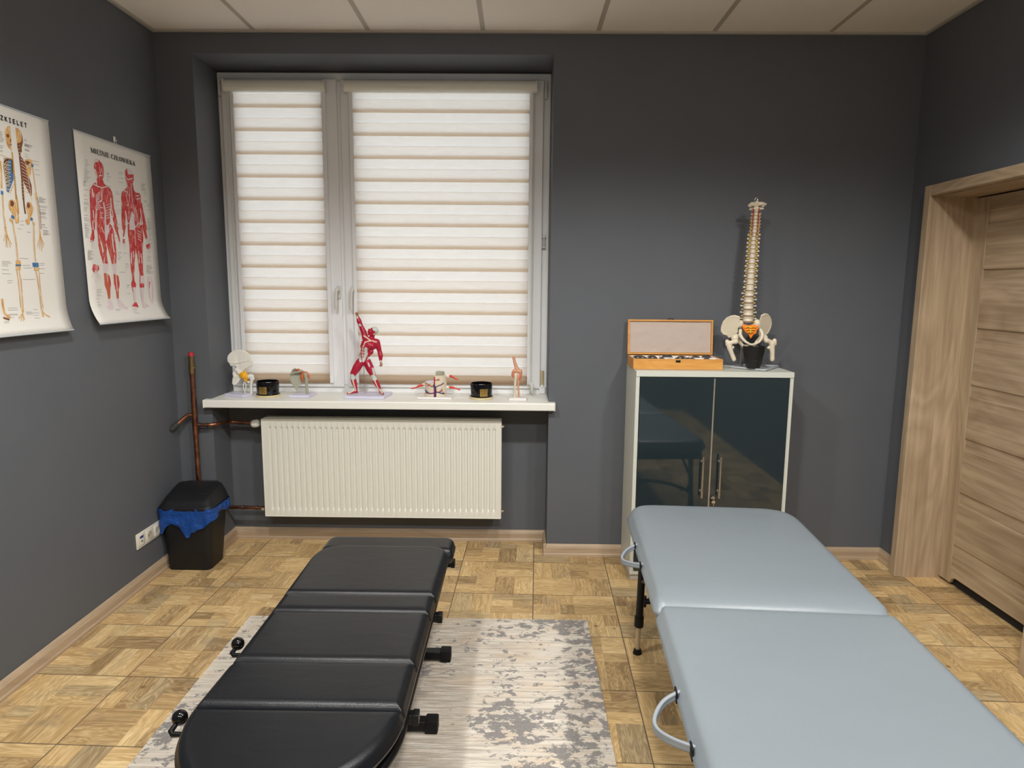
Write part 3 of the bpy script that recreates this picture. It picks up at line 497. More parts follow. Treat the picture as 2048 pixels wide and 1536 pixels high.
POSTER_B=[('p','r',[(-.607,2.096),(-.603,2.103),(-.587,2.108),(-.566,2.107),(-.548,2.097),(-.538,2.084),(-.536,2.061),(-.544,2.034),(-.555,2.02),(-.577,2.018),(-.596,2.024),(-.604,2.047),(-.611,2.072)],0),('p','p',[(-.609,2.096),(-.602,2.103),(-.587,2.107),(-.57,2.106),(-.576,2.098),(-.599,2.091),(-.607,2.078)],0),('s','w',[(-.603,2.062),(-.597,2.048),(-.593,2.026)],.006),('s','w',[(-.575,2.037),(-.555,2.041)],.004),('s','w',[(-.555,2.072),(-.557,2.055)],.003),('s','w',[(-.581,2.022),(-.562,2.022)],.004),('p','r',[(-.593,2.025),(-.55,2.022),(-.544,2.007),(-.526,1.998),(-.501,1.993),(-.488,1.977),(-.482,1.959),(-.483,1.932),(-.51,1.926),(-.521,1.868),(-.523,1.826),(-.511,1.798),(-.631,1.789),(-.625,1.858),(-.627,1.892),(-.635,1.937),(-.64,1.976),(-.63,1.993),(-.603,2.004)],0),('p','r',[(-.628,1.811),(-.515,1.821),(-.5,1.794),(-.496,1.743),(-.494,1.689),(-.503,1.644),(-.539,1.638),(-.546,1.668),(-.559,1.708),(-.565,1.723),(-.573,1.685),(-.569,1.639),(-.607,1.64),(-.619,1.671),(-.63,1.72),(-.629,1.766)],0),('p','r',[(-.658,1.96),(-.639,1.982),(-.628,1.955),(-.627,1.915),(-.628,1.872),(-.636,1.828),(-.646,1.788),(-.667,1.786),(-.671,1.825),(-.666,1.882)],0),('p','r',[(-.663,1.808),(-.641,1.81),(-.652,1.785),(-.653,1.752),(-.663,1.736),(-.681,1.732),(-.686,1.747),(-.67,1.775)],0),('p','r',[(-.509,1.929),(-.485,1.938),(-.482,1.902),(-.471,1.867),(-.465,1.828),(-.461,1.802),(-.485,1.801),(-.5,1.846),(-.51,1.884)],0),('p','r',[(-.499,1.823),(-.471,1.825),(-.464,1.794),(-.457,1.762),(-.455,1.744),(-.466,1.74),(-.47,1.767),(-.486,1.795)],0),('s','p',[(-.672,1.741),(-.695,1.734)],.003),('s','p',[(-.672,1.741),(-.684,1.705)],.003),('s','p',[(-.672,1.741),(-.675,1.702)],.003),('s','p',[(-.672,1.741),(-.662,1.706)],.003),('s','p',[(-.462,1.749),(-.475,1.732)],.003),('s','p',[(-.462,1.749),(-.469,1.714)],.003),('s','p',[(-.462,1.749),(-.461,1.712)],.003),('s','p',[(-.462,1.749),(-.456,1.726)],.003),('p','p',[(-.608,1.64),(-.566,1.64),(-.571,1.616),(-.585,1.591),(-.608,1.597),(-.611,1.622)],0),('p','p',[(-.545,1.638),(-.503,1.642),(-.504,1.618),(-.51,1.592),(-.534,1.598)],0),('p','o2',[(-.608,1.597),(-.575,1.591),(-.564,1.55),(-.567,1.528),(-.576,1.477),(-.592,1.477),(-.598,1.515),(-.61,1.54)],0),('s','r',[(-.573,1.585),(-.567,1.55),(-.575,1.525)],.012),('s','w',[(-.585,1.591),(-.583,1.55),(-.584,1.48)],.004),('p','o2',[(-.534,1.595),(-.497,1.586),(-.493,1.55),(-.503,1.514),(-.508,1.477),(-.525,1.477),(-.527,1.521),(-.536,1.55)],0),('s','r',[(-.5,1.583),(-.498,1.544),(-.511,1.518)],.011),('s','r',[(-.531,1.579),(-.53,1.544),(-.525,1.521)],.008),('s','w',[(-.513,1.592),(-.515,1.55),(-.516,1.479)],.004),('p','p',[(-.595,1.477),(-.574,1.477),(-.568,1.441),(-.577,1.429),(-.599,1.425),(-.622,1.434),(-.607,1.446)],0),('p','p',[(-.525,1.477),(-.506,1.477),(-.481,1.452),(-.452,1.431),(-.462,1.422),(-.484,1.426),(-.524,1.44)],0),('s','r',[(-.586,1.464),(-.596,1.43)],.006),('s','r',[(-.579,1.461),(-.576,1.438)],.007),('s','r',[(-.521,1.442),(-.489,1.434)],.008),('s','w',[(-.631,1.992),(-.591,1.986),(-.567,1.981),(-.573,1.927)],.004),('s','w',[(-.566,1.984),(-.526,1.995)],.004),('s','w',[(-.64,1.971),(-.636,1.948),(-.634,1.932)],.007),('s','w',[(-.607,1.992),(-.597,2.011)],.004),('s','p',[(-.619,1.939),(-.6,1.953),(-.582,1.964)],.0032),('s','p',[(-.619,1.931),(-.601,1.944),(-.583,1.954)],.0032),('s','p',[(-.619,1.923),(-.602,1.935),(-.584,1.944)],.0032),('s','p',[(-.619,1.915),(-.604,1.927),(-.586,1.934)],.0032),('s','p',[(-.619,1.907),(-.605,1.918),(-.596,1.92)],.0032),('s','p',[(-.619,1.899),(-.606,1.909),(-.596,1.912)],.0032),('s','p',[(-.619,1.891),(-.607,1.9),(-.596,1.903)],.0032),('s','p',[(-.619,1.883),(-.608,1.891),(-.596,1.895)],.0032),('s','p',[(-.62,1.875),(-.609,1.883),(-.596,1.887)],.0032),('s','p',[(-.593,1.919),(-.574,1.926)],.008),('s','p',[(-.563,1.92),(-.556,1.88),(-.562,1.835),(-.562,1.794)],.01),('s','w',[(-.591,1.893),(-.569,1.894)],.003),('s','w',[(-.594,1.87),(-.572,1.87)],.003),('s','w',[(-.597,1.848),(-.575,1.848)],.003),('s','w',[(-.621,1.887),(-.622,1.858),(-.633,1.828),(-.636,1.789)],.004),('s','w',[(-.504,1.948),(-.503,1.9),(-.496,1.871),(-.504,1.855)],.006),('s','w',[(-.516,1.839),(-.539,1.819)],.004),('s','o2',[(-.533,1.941),(-.524,1.93)],.012),('s','o2',[(-.605,1.839),(-.597,1.793)],.01),('s','w',[(-.545,1.907),(-.518,1.919)],.0022),('s','w',[(-.547,1.895),(-.52,1.907)],.0022),('s','w',[(-.548,1.883),(-.522,1.894)],.0022),('s','w',[(-.55,1.871),(-.523,1.881)],.0022),('s','w',[(-.551,1.859),(-.525,1.869)],.0022),('s','w',[(-.553,1.847),(-.527,1.856)],.0022),('s','w',[(-.646,1.876),(-.646,1.841)],.006),('s','w',[(-.657,1.826),(-.658,1.787)],.006),('p','p',[(-.569,1.817),(-.532,1.82),(-.547,1.781),(-.562,1.749),(-.573,1.746),(-.574,1.779)],0),('s','w',[(-.596,1.805),(-.579,1.779)],.004),('s','w',[(-.522,1.811),(-.547,1.784)],.004),('s','w',[(-.612,1.739),(-.601,1.709),(-.598,1.691)],.008),('s','w',[(-.518,1.78),(-.517,1.726),(-.513,1.695)],.008),('s','o2',[(-.59,1.734),(-.581,1.685),(-.579,1.648)],.01),('s','o2',[(-.538,1.772),(-.535,1.709),(-.532,1.649)],.01),('s','w',[(-.594,1.666),(-.6,1.641)],.004),('s','w',[(-.512,1.682),(-.522,1.643)],.004),('s','w',[(-.617,1.767),(-.607,1.721),(-.603,1.675)],.003),('s','w',[(-.567,1.733),(-.568,1.714)],.005),('p','r',[(-.362,2.095),(-.348,2.107),(-.328,2.11),(-.307,2.101),(-.292,2.085),(-.295,2.059),(-.306,2.038),(-.301,2.011),(-.288,2.0),(-.253,2.001),(-.243,1.99),(-.244,1.958),(-.233,1.949),(-.239,1.929),(-.258,1.895),(-.273,1.848),(-.277,1.817),(-.381,1.809),(-.377,1.842),(-.386,1.897),(-.415,1.931),(-.418,1.955),(-.407,1.987),(-.372,2.007),(-.351,2.02),(-.359,2.04),(-.367,2.058)],0),('p','p',[(-.348,2.107),(-.328,2.111),(-.307,2.103),(-.294,2.087),(-.323,2.081),(-.343,2.083)],0),('s','w',[(-.364,2.07),(-.349,2.054),(-.303,2.067)],.004),('p','r',[(-.382,1.833),(-.251,1.844),(-.25,1.776),(-.262,1.734),(-.269,1.699),(-.272,1.651),(-.276,1.623),(-.277,1.589),(-.309,1.588),(-.314,1.623),(-.317,1.67),(-.325,1.704),(-.328,1.727),(-.335,1.696),(-.35,1.649),(-.354,1.615),(-.363,1.591),(-.381,1.591),(-.386,1.621),(-.385,1.648),(-.384,1.694),(-.38,1.734),(-.386,1.783)],0),('p','r',[(-.413,1.941),(-.393,1.928),(-.386,1.897),(-.409,1.807),(-.431,1.805),(-.427,1.878)],0),('p','r',[(-.426,1.829),(-.397,1.831),(-.41,1.798),(-.42,1.774),(-.43,1.773),(-.421,1.8)],0),('p','r',[(-.433,1.762),(-.417,1.763),(-.418,1.742),(-.435,1.739)],0),('s','p',[(-.427,1.744),(-.434,1.721)],.003),('s','p',[(-.427,1.744),(-.427,1.708)],.003),('s','p',[(-.427,1.744),(-.408,1.723)],.003),('p','r',[(-.262,1.933),(-.234,1.939),(-.225,1.898),(-.211,1.86),(-.207,1.823),(-.241,1.82),(-.258,1.869)],0),('p','r',[(-.254,1.844),(-.218,1.847),(-.214,1.806),(-.211,1.778),(-.231,1.774),(-.24,1.807)],0),('p','r',[(-.232,1.746),(-.191,1.755),(-.192,1.727),(-.225,1.726)],0),('s','p',[(-.221,1.778),(-.208,1.751)],.008),('s','p',[(-.201,1.734),(-.218,1.702)],.003),('s','p',[(-.201,1.734),(-.205,1.702)],.003),('s','p',[(-.201,1.734),(-.195,1.703)],.003),('s','p',[(-.201,1.734),(-.175,1.73)],.003),('s','w',[(-.318,2.037),(-.322,1.983),(-.32,1.936),(-.307,1.858)],.003),('s','w',[(-.334,2.019),(-.349,1.948)],.003),('s','p',[(-.362,1.996),(-.357,1.975),(-.363,1.99),(-.392,1.999)],.006),('s','w',[(-.376,1.979),(-.36,1.931),(-.377,1.93)],.003),('s','o2',[(-.367,1.921),(-.353,1.901)],.01),('p','p',[(-.335,1.906),(-.317,1.889),(-.321,1.814),(-.37,1.81),(-.362,1.853)],0),('s','w',[(-.307,1.925),(-.288,1.911)],.0022),('s','w',[(-.306,1.915),(-.287,1.902)],.0022),('s','w',[(-.305,1.905),(-.285,1.892)],.0022),('s','w',[(-.304,1.895),(-.283,1.883)],.0022),('s','w',[(-.303,1.885),(-.281,1.873)],.0022),('s','w',[(-.302,1.875),(-.28,1.864)],.0022),('s','w',[(-.301,1.864),(-.278,1.854)],.0022),('s','w',[(-.3,1.854),(-.276,1.845)],.0022),('s','w',[(-.299,1.844),(-.275,1.835)],.0022),('s','w',[(-.298,1.834),(-.273,1.826)],.0022),('s','w',[(-.29,1.984),(-.255,1.988)],.004),('s','w',[(-.287,1.968),(-.25,1.976)],.004),('s','w',[(-.257,1.927),(-.251,1.879),(-.243,1.848)],.006),('s','w',[(-.389,1.9),(-.39,1.851),(-.398,1.807)],.006),('s','d2',[(-.307,2.032),(-.305,1.985),(-.29,1.939)],.003),('s','w',[(-.377,1.839),(-.342,1.852),(-.317,1.825)],.003),('s','w',[(-.317,1.825),(-.284,1.851),(-.274,1.839)],.003),('s','o2',[(-.359,1.808),(-.343,1.77)],.014),('s','w',[(-.321,1.801),(-.327,1.737)],.004),('p','p',[(-.349,1.836),(-.313,1.839),(-.323,1.808)],0),('s','w',[(-.298,1.813),(-.268,1.805)],.003),('s','w',[(-.3,1.799),(-.27,1.791)],.003),('s','w',[(-.302,1.786),(-.272,1.778)],.003),('s','w',[(-.303,1.772),(-.273,1.764)],.003),('s','w',[(-.37,1.701),(-.378,1.648)],.008),('s','w',[(-.351,1.709),(-.355,1.679)],.006),('s','w',[(-.305,1.711),(-.307,1.65)],.007),('s','w',[(-.285,1.699),(-.282,1.651)],.006),('s','o2',[(-.311,1.738),(-.31,1.67)],.008),('p','r',[(-.381,1.591),(-.363,1.591),(-.362,1.561),(-.35,1.544),(-.356,1.53),(-.392,1.53),(-.394,1.547),(-.381,1.567)],0),('p','p',[(-.315,1.588),(-.274,1.589),(-.276,1.547),(-.32,1.547)],0),('p','r',[(-.321,1.544),(-.298,1.553),(-.278,1.544),(-.282,1.528),(-.32,1.528)],0),('s','r',[(-.309,1.588),(-.317,1.547)],.006),('p','p',[(-.389,1.53),(-.356,1.53),(-.369,1.456),(-.381,1.456),(-.387,1.5)],0),('s','r',[(-.388,1.53),(-.379,1.49),(-.376,1.456)],.005),('p','p',[(-.316,1.528),(-.284,1.528),(-.298,1.454),(-.314,1.454)],0),('s','r',[(-.288,1.528),(-.293,1.489),(-.304,1.454)],.005),('s','r',[(-.31,1.528),(-.309,1.489),(-.312,1.454)],.003),('p','r',[(-.381,1.456),(-.363,1.456),(-.36,1.43),(-.384,1.434),(-.416,1.438)],0),('p','p',[(-.314,1.454),(-.298,1.454),(-.262,1.436),(-.285,1.433),(-.302,1.426),(-.317,1.428)],0),('s','r',[(-.293,1.443),(-.269,1.435)],.006),('s','w',[(-.372,1.452),(-.395,1.439)],.003),('p','r',[(-.681,1.635),(-.644,1.63),(-.641,1.612),(-.659,1.599),(-.684,1.598),(-.694,1.61)],0),('s','p',[(-.67,1.608),(-.701,1.574)],.0025),('s','p',[(-.67,1.608),(-.677,1.551)],.0025),('s','p',[(-.67,1.608),(-.66,1.551)],.0025),('s','p',[(-.67,1.608),(-.643,1.561)],.0025),('s','p',[(-.67,1.608),(-.63,1.568)],.0025),('s','w',[(-.672,1.629),(-.671,1.599)],.002),('s','w',[(-.664,1.629),(-.663,1.599)],.002),('s','w',[(-.655,1.63),(-.654,1.599)],.002),('p','p',[(-.243,1.582),(-.207,1.586),(-.195,1.551),(-.193,1.516),(-.201,1.477),(-.218,1.447),(-.233,1.463),(-.24,1.505),(-.248,1.544)],0),('p','r',[(-.233,1.558),(-.197,1.558),(-.195,1.526),(-.203,1.487),(-.227,1.481),(-.234,1.526)],0),('s','w',[(-.227,1.579),(-.226,1.516)],.002),('s','w',[(-.218,1.579),(-.216,1.516)],.002),('s','w',[(-.208,1.579),(-.206,1.516)],.002)]
TEXT_B=[[(-.671,2.091),(-.649,2.092)],[(-.671,2.085),(-.656,2.085)],[(-.672,2.078),(-.652,2.079)],[(-.673,2.072),(-.642,2.074)],[(-.674,2.066),(-.655,2.067)],[(-.675,2.06),(-.662,2.06)],[(-.676,2.053),(-.662,2.054)],[(-.683,2.046),(-.659,2.047)],[(-.684,2.04),(-.642,2.042)],[(-.685,2.034),(-.655,2.035)],[(-.686,2.029),(-.658,2.03)],[(-.686,2.023),(-.664,2.024)],[(-.687,2.017),(-.639,2.019)],[(-.688,2.012),(-.656,2.012)],[(-.689,2.006),(-.663,2.007)],[(-.689,2.0),(-.668,2.001)],[(-.69,1.994),(-.669,1.995)],[(-.697,1.996),(-.683,1.997)],[(-.697,1.992),(-.675,1.993)],[(-.698,1.988),(-.684,1.988)],[(-.698,1.984),(-.687,1.984)],[(-.699,1.979),(-.68,1.98)],[(-.699,1.975),(-.684,1.976)],[(-.699,1.958),(-.66,1.961)],[(-.703,1.933),(-.684,1.934)],[(-.705,1.916),(-.677,1.917)],[(-.707,1.903),(-.673,1.905)],[(-.707,1.899),(-.682,1.9)],[(-.708,1.894),(-.669,1.896)],[(-.709,1.883),(-.683,1.884)],[(-.71,1.877),(-.689,1.878)],[(-.711,1.873),(-.686,1.874)],[(-.712,1.864),(-.695,1.865)],[(-.714,1.847),(-.689,1.848)],[(-.715,1.836),(-.694,1.837)],[(-.716,1.83),(-.68,1.832)],[(-.717,1.823),(-.682,1.824)],[(-.719,1.809),(-.692,1.81)],[(-.72,1.803),(-.704,1.804)],[(-.721,1.792),(-.7,1.792)],[(-.518,2.06),(-.498,2.061)],[(-.518,2.055),(-.499,2.056)],[(-.518,2.052),(-.499,2.053)],[(-.52,2.042),(-.487,2.044)],[(-.521,2.031),(-.504,2.032)],[(-.522,2.022),(-.507,2.023)],[(-.525,2.0),(-.491,2.001)],[(-.527,1.991),(-.5,1.992)],[(-.423,2.076),(-.377,2.08)],[(-.423,2.069),(-.394,2.072)],[(-.426,2.05),(-.383,2.053)],[(-.429,2.03),(-.392,2.032)],[(-.229,2.051),(-.189,2.055)],[(-.229,2.047),(-.191,2.05)],[(-.23,2.042),(-.198,2.045)],[(-.231,2.038),(-.21,2.039)],[(-.231,2.033),(-.207,2.035)],[(-.232,2.028),(-.189,2.032)],[(-.232,2.024),(-.189,2.027)],[(-.233,2.019),(-.189,2.023)],[(-.21,2.012),(-.19,2.014)],[(-.211,2.002),(-.184,2.004)],[(-.215,1.969),(-.186,1.971)],[(-.216,1.963),(-.19,1.964)],[(-.187,1.955),(-.153,1.958)],[(-.188,1.948),(-.161,1.95)],[(-.188,1.943),(-.158,1.946)],[(-.19,1.926),(-.16,1.929)],[(-.461,1.98),(-.439,1.982)],[(-.463,1.971),(-.424,1.974)],[(-.467,1.936),(-.428,1.938)],[(-.47,1.917),(-.452,1.918)],[(-.472,1.897),(-.433,1.899)],[(-.474,1.887),(-.435,1.889)],[(-.475,1.878),(-.443,1.879)],[(-.48,1.838),(-.463,1.838)],[(-.481,1.83),(-.444,1.831)],[(-.483,1.818),(-.464,1.818)],[(-.483,1.812),(-.444,1.813)],[(-.196,1.88),(-.161,1.882)],[(-.197,1.874),(-.178,1.875)],[(-.198,1.868),(-.176,1.87)],[(-.199,1.863),(-.164,1.865)],[(-.199,1.857),(-.167,1.859)],[(-.2,1.851),(-.163,1.854)],[(-.201,1.846),(-.159,1.848)],[(-.202,1.84),(-.178,1.841)],[(-.202,1.834),(-.185,1.835)],[(-.203,1.829),(-.161,1.831)],[(-.204,1.823),(-.186,1.824)],[(-.715,1.801),(-.684,1.803)],[(-.716,1.796),(-.7,1.797)],[(-.716,1.791),(-.686,1.792)],[(-.717,1.786),(-.688,1.787)],[(-.718,1.781),(-.686,1.782)],[(-.718,1.776),(-.694,1.777)],[(-.719,1.771),(-.688,1.772)],[(-.72,1.765),(-.702,1.766)],[(-.72,1.76),(-.693,1.761)],[(-.721,1.755),(-.701,1.756)],[(-.722,1.75),(-.69,1.751)],[(-.193,1.846),(-.159,1.848)],[(-.194,1.839),(-.167,1.841)],[(-.194,1.833),(-.166,1.835)],[(-.195,1.827),(-.179,1.828)],[(-.196,1.82),(-.18,1.821)],[(-.197,1.814),(-.167,1.816)],[(-.198,1.808),(-.17,1.809)],[(-.199,1.801),(-.162,1.803)],[(-.199,1.795),(-.169,1.797)],[(-.2,1.789),(-.181,1.79)],[(-.201,1.783),(-.177,1.784)],[(-.202,1.776),(-.168,1.778)],[(-.203,1.77),(-.174,1.771)],[(-.203,1.764),(-.187,1.764)],[(-.204,1.757),(-.169,1.759)],[(-.205,1.751),(-.17,1.752)],[(-.206,1.745),(-.188,1.745)],[(-.207,1.738),(-.178,1.739)],[(-.712,1.693),(-.683,1.694)],[(-.713,1.689),(-.672,1.69)],[(-.713,1.685),(-.686,1.686)],[(-.714,1.682),(-.689,1.682)],[(-.714,1.678),(-.682,1.679)],[(-.715,1.675),(-.669,1.676)],[(-.715,1.671),(-.694,1.671)],[(-.716,1.667),(-.694,1.668)],[(-.716,1.664),(-.681,1.664)],[(-.717,1.66),(-.674,1.661)],[(-.717,1.656),(-.685,1.657)],[(-.718,1.653),(-.687,1.653)],[(-.482,1.697),(-.452,1.698)],[(-.483,1.691),(-.454,1.692)],[(-.484,1.681),(-.47,1.682)],[(-.485,1.673),(-.454,1.674)],[(-.486,1.667),(-.469,1.667)],[(-.487,1.662),(-.467,1.662)],[(-.671,1.52),(-.635,1.521)],[(-.672,1.514),(-.646,1.514)],[(-.673,1.508),(-.637,1.508)],[(-.674,1.499),(-.654,1.499)],[(-.675,1.493),(-.638,1.493)],[(-.677,1.479),(-.656,1.479)],[(-.679,1.463),(-.659,1.463)],[(-.68,1.453),(-.652,1.452)],[(-.681,1.445),(-.657,1.445)],[(-.427,1.645),(-.406,1.645)],[(-.428,1.638),(-.4,1.639)],[(-.429,1.628),(-.405,1.629)],[(-.43,1.618),(-.419,1.618)],[(-.242,1.642),(-.201,1.642)],[(-.242,1.638),(-.189,1.637)],[(-.243,1.633),(-.193,1.632)],[(-.244,1.629),(-.181,1.628)],[(-.244,1.624),(-.194,1.623)],[(-.245,1.62),(-.217,1.619)],[(-.245,1.615),(-.209,1.614)],[(-.246,1.611),(-.176,1.609)],[(-.246,1.606),(-.204,1.605)],[(-.247,1.602),(-.182,1.6)],[(-.559,1.427),(-.515,1.426)],[(-.559,1.422),(-.526,1.421)],[(-.418,1.426),(-.377,1.425)],[(-.419,1.418),(-.38,1.418)],[(-.42,1.41),(-.39,1.409)],[(-.421,1.403),(-.372,1.402)],[(-.432,1.542),(-.412,1.542)],[(-.432,1.538),(-.405,1.538)],[(-.433,1.53),(-.416,1.53)],[(-.437,1.499),(-.41,1.499)],[(-.484,1.602),(-.434,1.602)],[(-.226,1.688),(-.191,1.689)],[(-.227,1.68),(-.197,1.681)],[(-.228,1.675),(-.206,1.676)],[(-.229,1.665),(-.19,1.666)],[(-.501,1.782),(-.462,1.785)],[(-.504,1.762),(-.453,1.765)],[(-.441,1.694),(-.406,1.695)]]

# ------------------------------------------------------------------ room
W, H, YB = 4.04, 2.865, -5.4
NX0, NX1, NZT, WY = .198, 2.108, 2.752, .29          # window niche and plane of the window
b = BM(); box(b, -.15, 4.6, YB, .6, -.08, 0); structure('floor', bm=b, mat='floor')
b = BM(); box(b, -.15, W+.15, YB, .02, H, H+.06); structure('ceiling', bm=b, mat='ceil')
b = BM(); box(b, -.15, 0, YB, .45, 0, H); structure('wall_left', bm=b, mat='wall')
b = BM()
box(b, 0, NX0, 0, .45, 0, H); box(b, NX1, W+.15, 0, .45, 0, H); box(b, NX0, NX1, 0, .45, NZT, H); box(b, NX0, NX1, .22, .45, 0, .865)
box(b, NX0, NX1, WY+.012, .45, NZT-.03, NZT+.001)  # added lip stops daylight leaking in above the window frame
structure('wall_back', bm=b, mat='wall')
DY0, DY1, DZ = -1.165, -.245, 2.015                   # clear door opening
b = BM()
box(b, W, W+.26, DY1+.02, 0, 0, H); box(b, W, W+.26, YB, DY0-.02, 0, H); box(b, W, W+.26, DY0-.02, DY1+.02, DZ+.02, H)
box(b, W+.24, W+.5, DY0-.02, DY1+.02, -.01, DZ+.02)  # added block behind the leaf keeps world light out of the gap
structure('wall_right', bm=b, mat='wall')
b = BM(); box(b, -.15, W+.26, YB-.15, YB, 0, H); structure('wall_front', bm=b, mat='wall')
# ceiling grid, part of the ceiling
ceil = bpy.data.objects['ceiling']
b = BM()
for k in range(-1, 6):
    x = .535+.6*k
    if 0 < x < W: box(b, x-.012, x+.012, YB, -.001, H-.0015, H+.001)
for k in range(9): box(b, .001, W-.001, -.53-.6*k-.012, -.53-.6*k+.012, H-.0012, H+.001)
obj('ceiling_grid', b, 'grid', ceil)
b = BM(); box(b, 0, W, -.02, -.0005, H-.010, H-.001); structure('trim_1', bm=b, mat='grid')
b = BM(); box(b, .0005, .02, YB, -.02, H-.010, H-.001); structure('trim_2', bm=b, mat='grid')
b = BM(); box(b, W-.02, W-.0005, YB, -.02, H-.010, H-.001); structure('trim_3', bm=b, mat='grid')
def skirting(name, p0, p1, n, mat, h=.07, t=.016):
    """profiled skirting from p0 to p1, n = direction it projects"""
    p0, p1, n = V(p0+(0,)), V(p1+(0,)), V(n+(0,))
    prof = [(0, 0), (t+.004, 0), (t+.004, .012), (t, .018), (t, h-.022), (t-.004, h-.012), (t-.010, h-.003), (.001, h)]
    b = BM(); r = []
    for p in (p0, p1): r.append([b.verts.new(p+n*a+V((0, 0, z))) for a, z in prof])
    k = len(prof)
    for i in range(k): b.faces.new((r[0][i], r[0][(i+1) % k], r[1][(i+1) % k], r[1][i]))
    b.faces.new(r[0][::-1]); b.faces.new(r[1]); bmesh.ops.recalc_face_normals(b, faces=b.faces)
    return structure(name, bm=b, mat=mat)
skirting('baseboard_left', (.001, YB), (.001, -.001), (1, 0), 'skirty')
skirting('baseboard_back_corner', (.001, -.001), (NX0-.001, -.001), (0, -1), 'skirt')
skirting('baseboard_niche_left', (NX0+.001, .0), (NX0+.001, .219), (1, 0), 'skirty')
skirting('baseboard_niche', (NX0, .219), (NX1, .219), (0, -1), 'skirt')
skirting('baseboard_niche_right', (NX1-.001, -.016), (NX1-.001, .219), (-1, 0), 'skirty')
skirting('baseboard_back', (NX1-.018, -.001), (W-.001, -.001), (0, -1), 'skirt')
skirting('baseboard_right', (W-.001, -.19), (W-.001, -.001), (-1, 0), 'skirty')

# ------------------------------------------------------------------ door
door = structure('door_1', (W-.05, (DY0+DY1)/2, 0))
CW, CX = .052, 3.992                                    # casing width, its front plane
def casing(b, y0, y1, z0, z1):
    box(b, CX, W+.001, y0, y1, z0, z1, .003, 1)
b = BM(); casing(b, DY1, DY1+CW, 0, DZ+CW)
casing(b, DY0-CW, DY0, 0, DZ+CW); obj('casing_upright', b, 'doorw', door)
b = BM(); casing(b, DY0, DY1, DZ, DZ+CW); obj('casing_head', b, 'doorh', door)
b = BM()
box(b, W-.012, W+.2, DY1-.004, DY1+.018, 0, DZ-.004); box(b, W-.012, W+.2, DY0-.018, DY0+.004, 0, DZ-.004)
obj('lining_upright', b, 'doorw', door)
boxobj('lining_head', (W-.012, W+.2, DY0, DY1, DZ-.006, DZ+.018), 'doorh', door)
LX = 4.222                                               # face of the leaf
leaf_bm = BM(); SW = .105
box(leaf_bm, LX, LX+.018, DY1-SW, DY1-.004, .018, DZ-.012, .002, 1); box(leaf_bm, LX, LX+.018, DY0+.004, DY0+SW, .018, DZ-.012, .002, 1)
leaf = obj('door_leaf', leaf_bm, 'doorw', door)
b = BM()
zs = [.20, .482, .766, 1.044, 1.330, 1.620, 1.900]; bh = .029
edges = [.055]+[z for c in zs for z in (c-bh, c+bh)]+[DZ-.012]
for i in range(0, len(edges), 2):
    box(b, LX+.001, LX+.016, DY0+SW, DY1-SW, edges[i], edges[i+1], .0045, 2)
# lower rail with the raised vent cut-out
b.faces.ensure_lookup_table()
cut = roundpoly([(DY1-SW+.02, .02), (DY1-SW, .02), (DY1-SW, .06), (DY0+SW, .06), (DY0+SW, .02), (DY0+SW-.02, .02)], 0)
for z in zs: box(b, LX+.0095, LX+.016, DY0+SW, DY1-SW, z-bh-.004, z+bh+.004)
obj('door_plank', b, 'doorh', leaf)
b = BM()
for s, y in ((1, DY1-SW), (-1, DY0+SW)):
    pts = [(y+s*.002, .018)]+[(y-s*.035*t, .018+.037*(1-(1-t)**2)) for t in (0, .2, .45, .7, 1)]+[(y-s*.035, .06), (y+s*.002, .06)]
    vs = [[b.verts.new((x, a, z)) for a, z in pts] for x in (LX+.001, LX+.016)]
    n = len(pts)
    for k in range(n): b.faces.new((vs[0][k], vs[0][(k+1) % n], vs[1][(k+1) % n], vs[1][k]))
    b.faces.new(vs[0]); b.faces.new(vs[1][::-1])
bmesh.ops.recalc_face_normals(b, faces=b.faces)
obj('vent_corner', b, 'doorh', leaf)
b = BM(); box(b, LX+.03, LX+.05, DY0+.06, DY1-.06, .0005, .055); obj('threshold_shadow_board', b, 'dark', door)  # black board stands in for the shade under the leaf

# ------------------------------------------------------------------ window
win = structure('window_1', ((NX0+NX1)/2, WY, .9))
ZS = .906                                                # top of the sill
b = BM(); F = .045
box(b, NX0, NX1, WY, WY+.07, NZT-.052, NZT-.008, .004, 1); box(b, NX0, NX1, WY, WY+.07, .86, ZS+.045, .004, 1)
box(b, NX0+.0004, NX0+F, WY+.0008, WY+.0695, ZS+.001, NZT-.012, .004, 1); box(b, NX1-F, NX1-.0004, WY+.0008, WY+.0695, ZS+.001, NZT-.012, .004, 1)
box(b, .866, .920, WY+.004, WY+.07, ZS, NZT-.03, .004, 1)
fr = obj('window_frame', b, 'pvc', win)
boxobj('mullion_cover', (.8835, .9045, WY-.004, WY+.01, .95, 2.695), 'pvc', fr, .002)
def sash(name, x0, x1, z0, z1, bx0, bx1, bz0, bz1):
    b = BM()
    y0, y1 = WY-.018, WY+.045
    box(b, x0, bx0, y0, y1, z0, z1, .005, 2); box(b, bx1, x1, y0, y1, z0, z1, .005, 2)
    box(b, bx0-.003, bx1+.003, y0+.0006, y1, z0, bz0, .004, 2); box(b, bx0-.003, bx1+.003, y0+.0006, y1, bz1, z1, .004, 2)
    # sloping glazing bead
    box(b, bx0-.002, bx0+.016, y0+.012, y1, bz0, bz1, .004, 1); box(b, bx1-.016, bx1+.002, y0+.012, y1, bz0, bz1, .004, 1)
    s = obj(name, b, 'pvc', win)
    boxobj('window_pane', (bx0+.01, bx1-.01, WY+.02, WY+.024, bz0, bz1), 'pane', s)
    return s
sL = sash('window_sash', .226, .884, .938, 2.705, .294, .806, .985, 2.655)
sR = sash('window_sash', .905, 2.066, .938, 2.703, .972, 1.992, .985, 2.655)
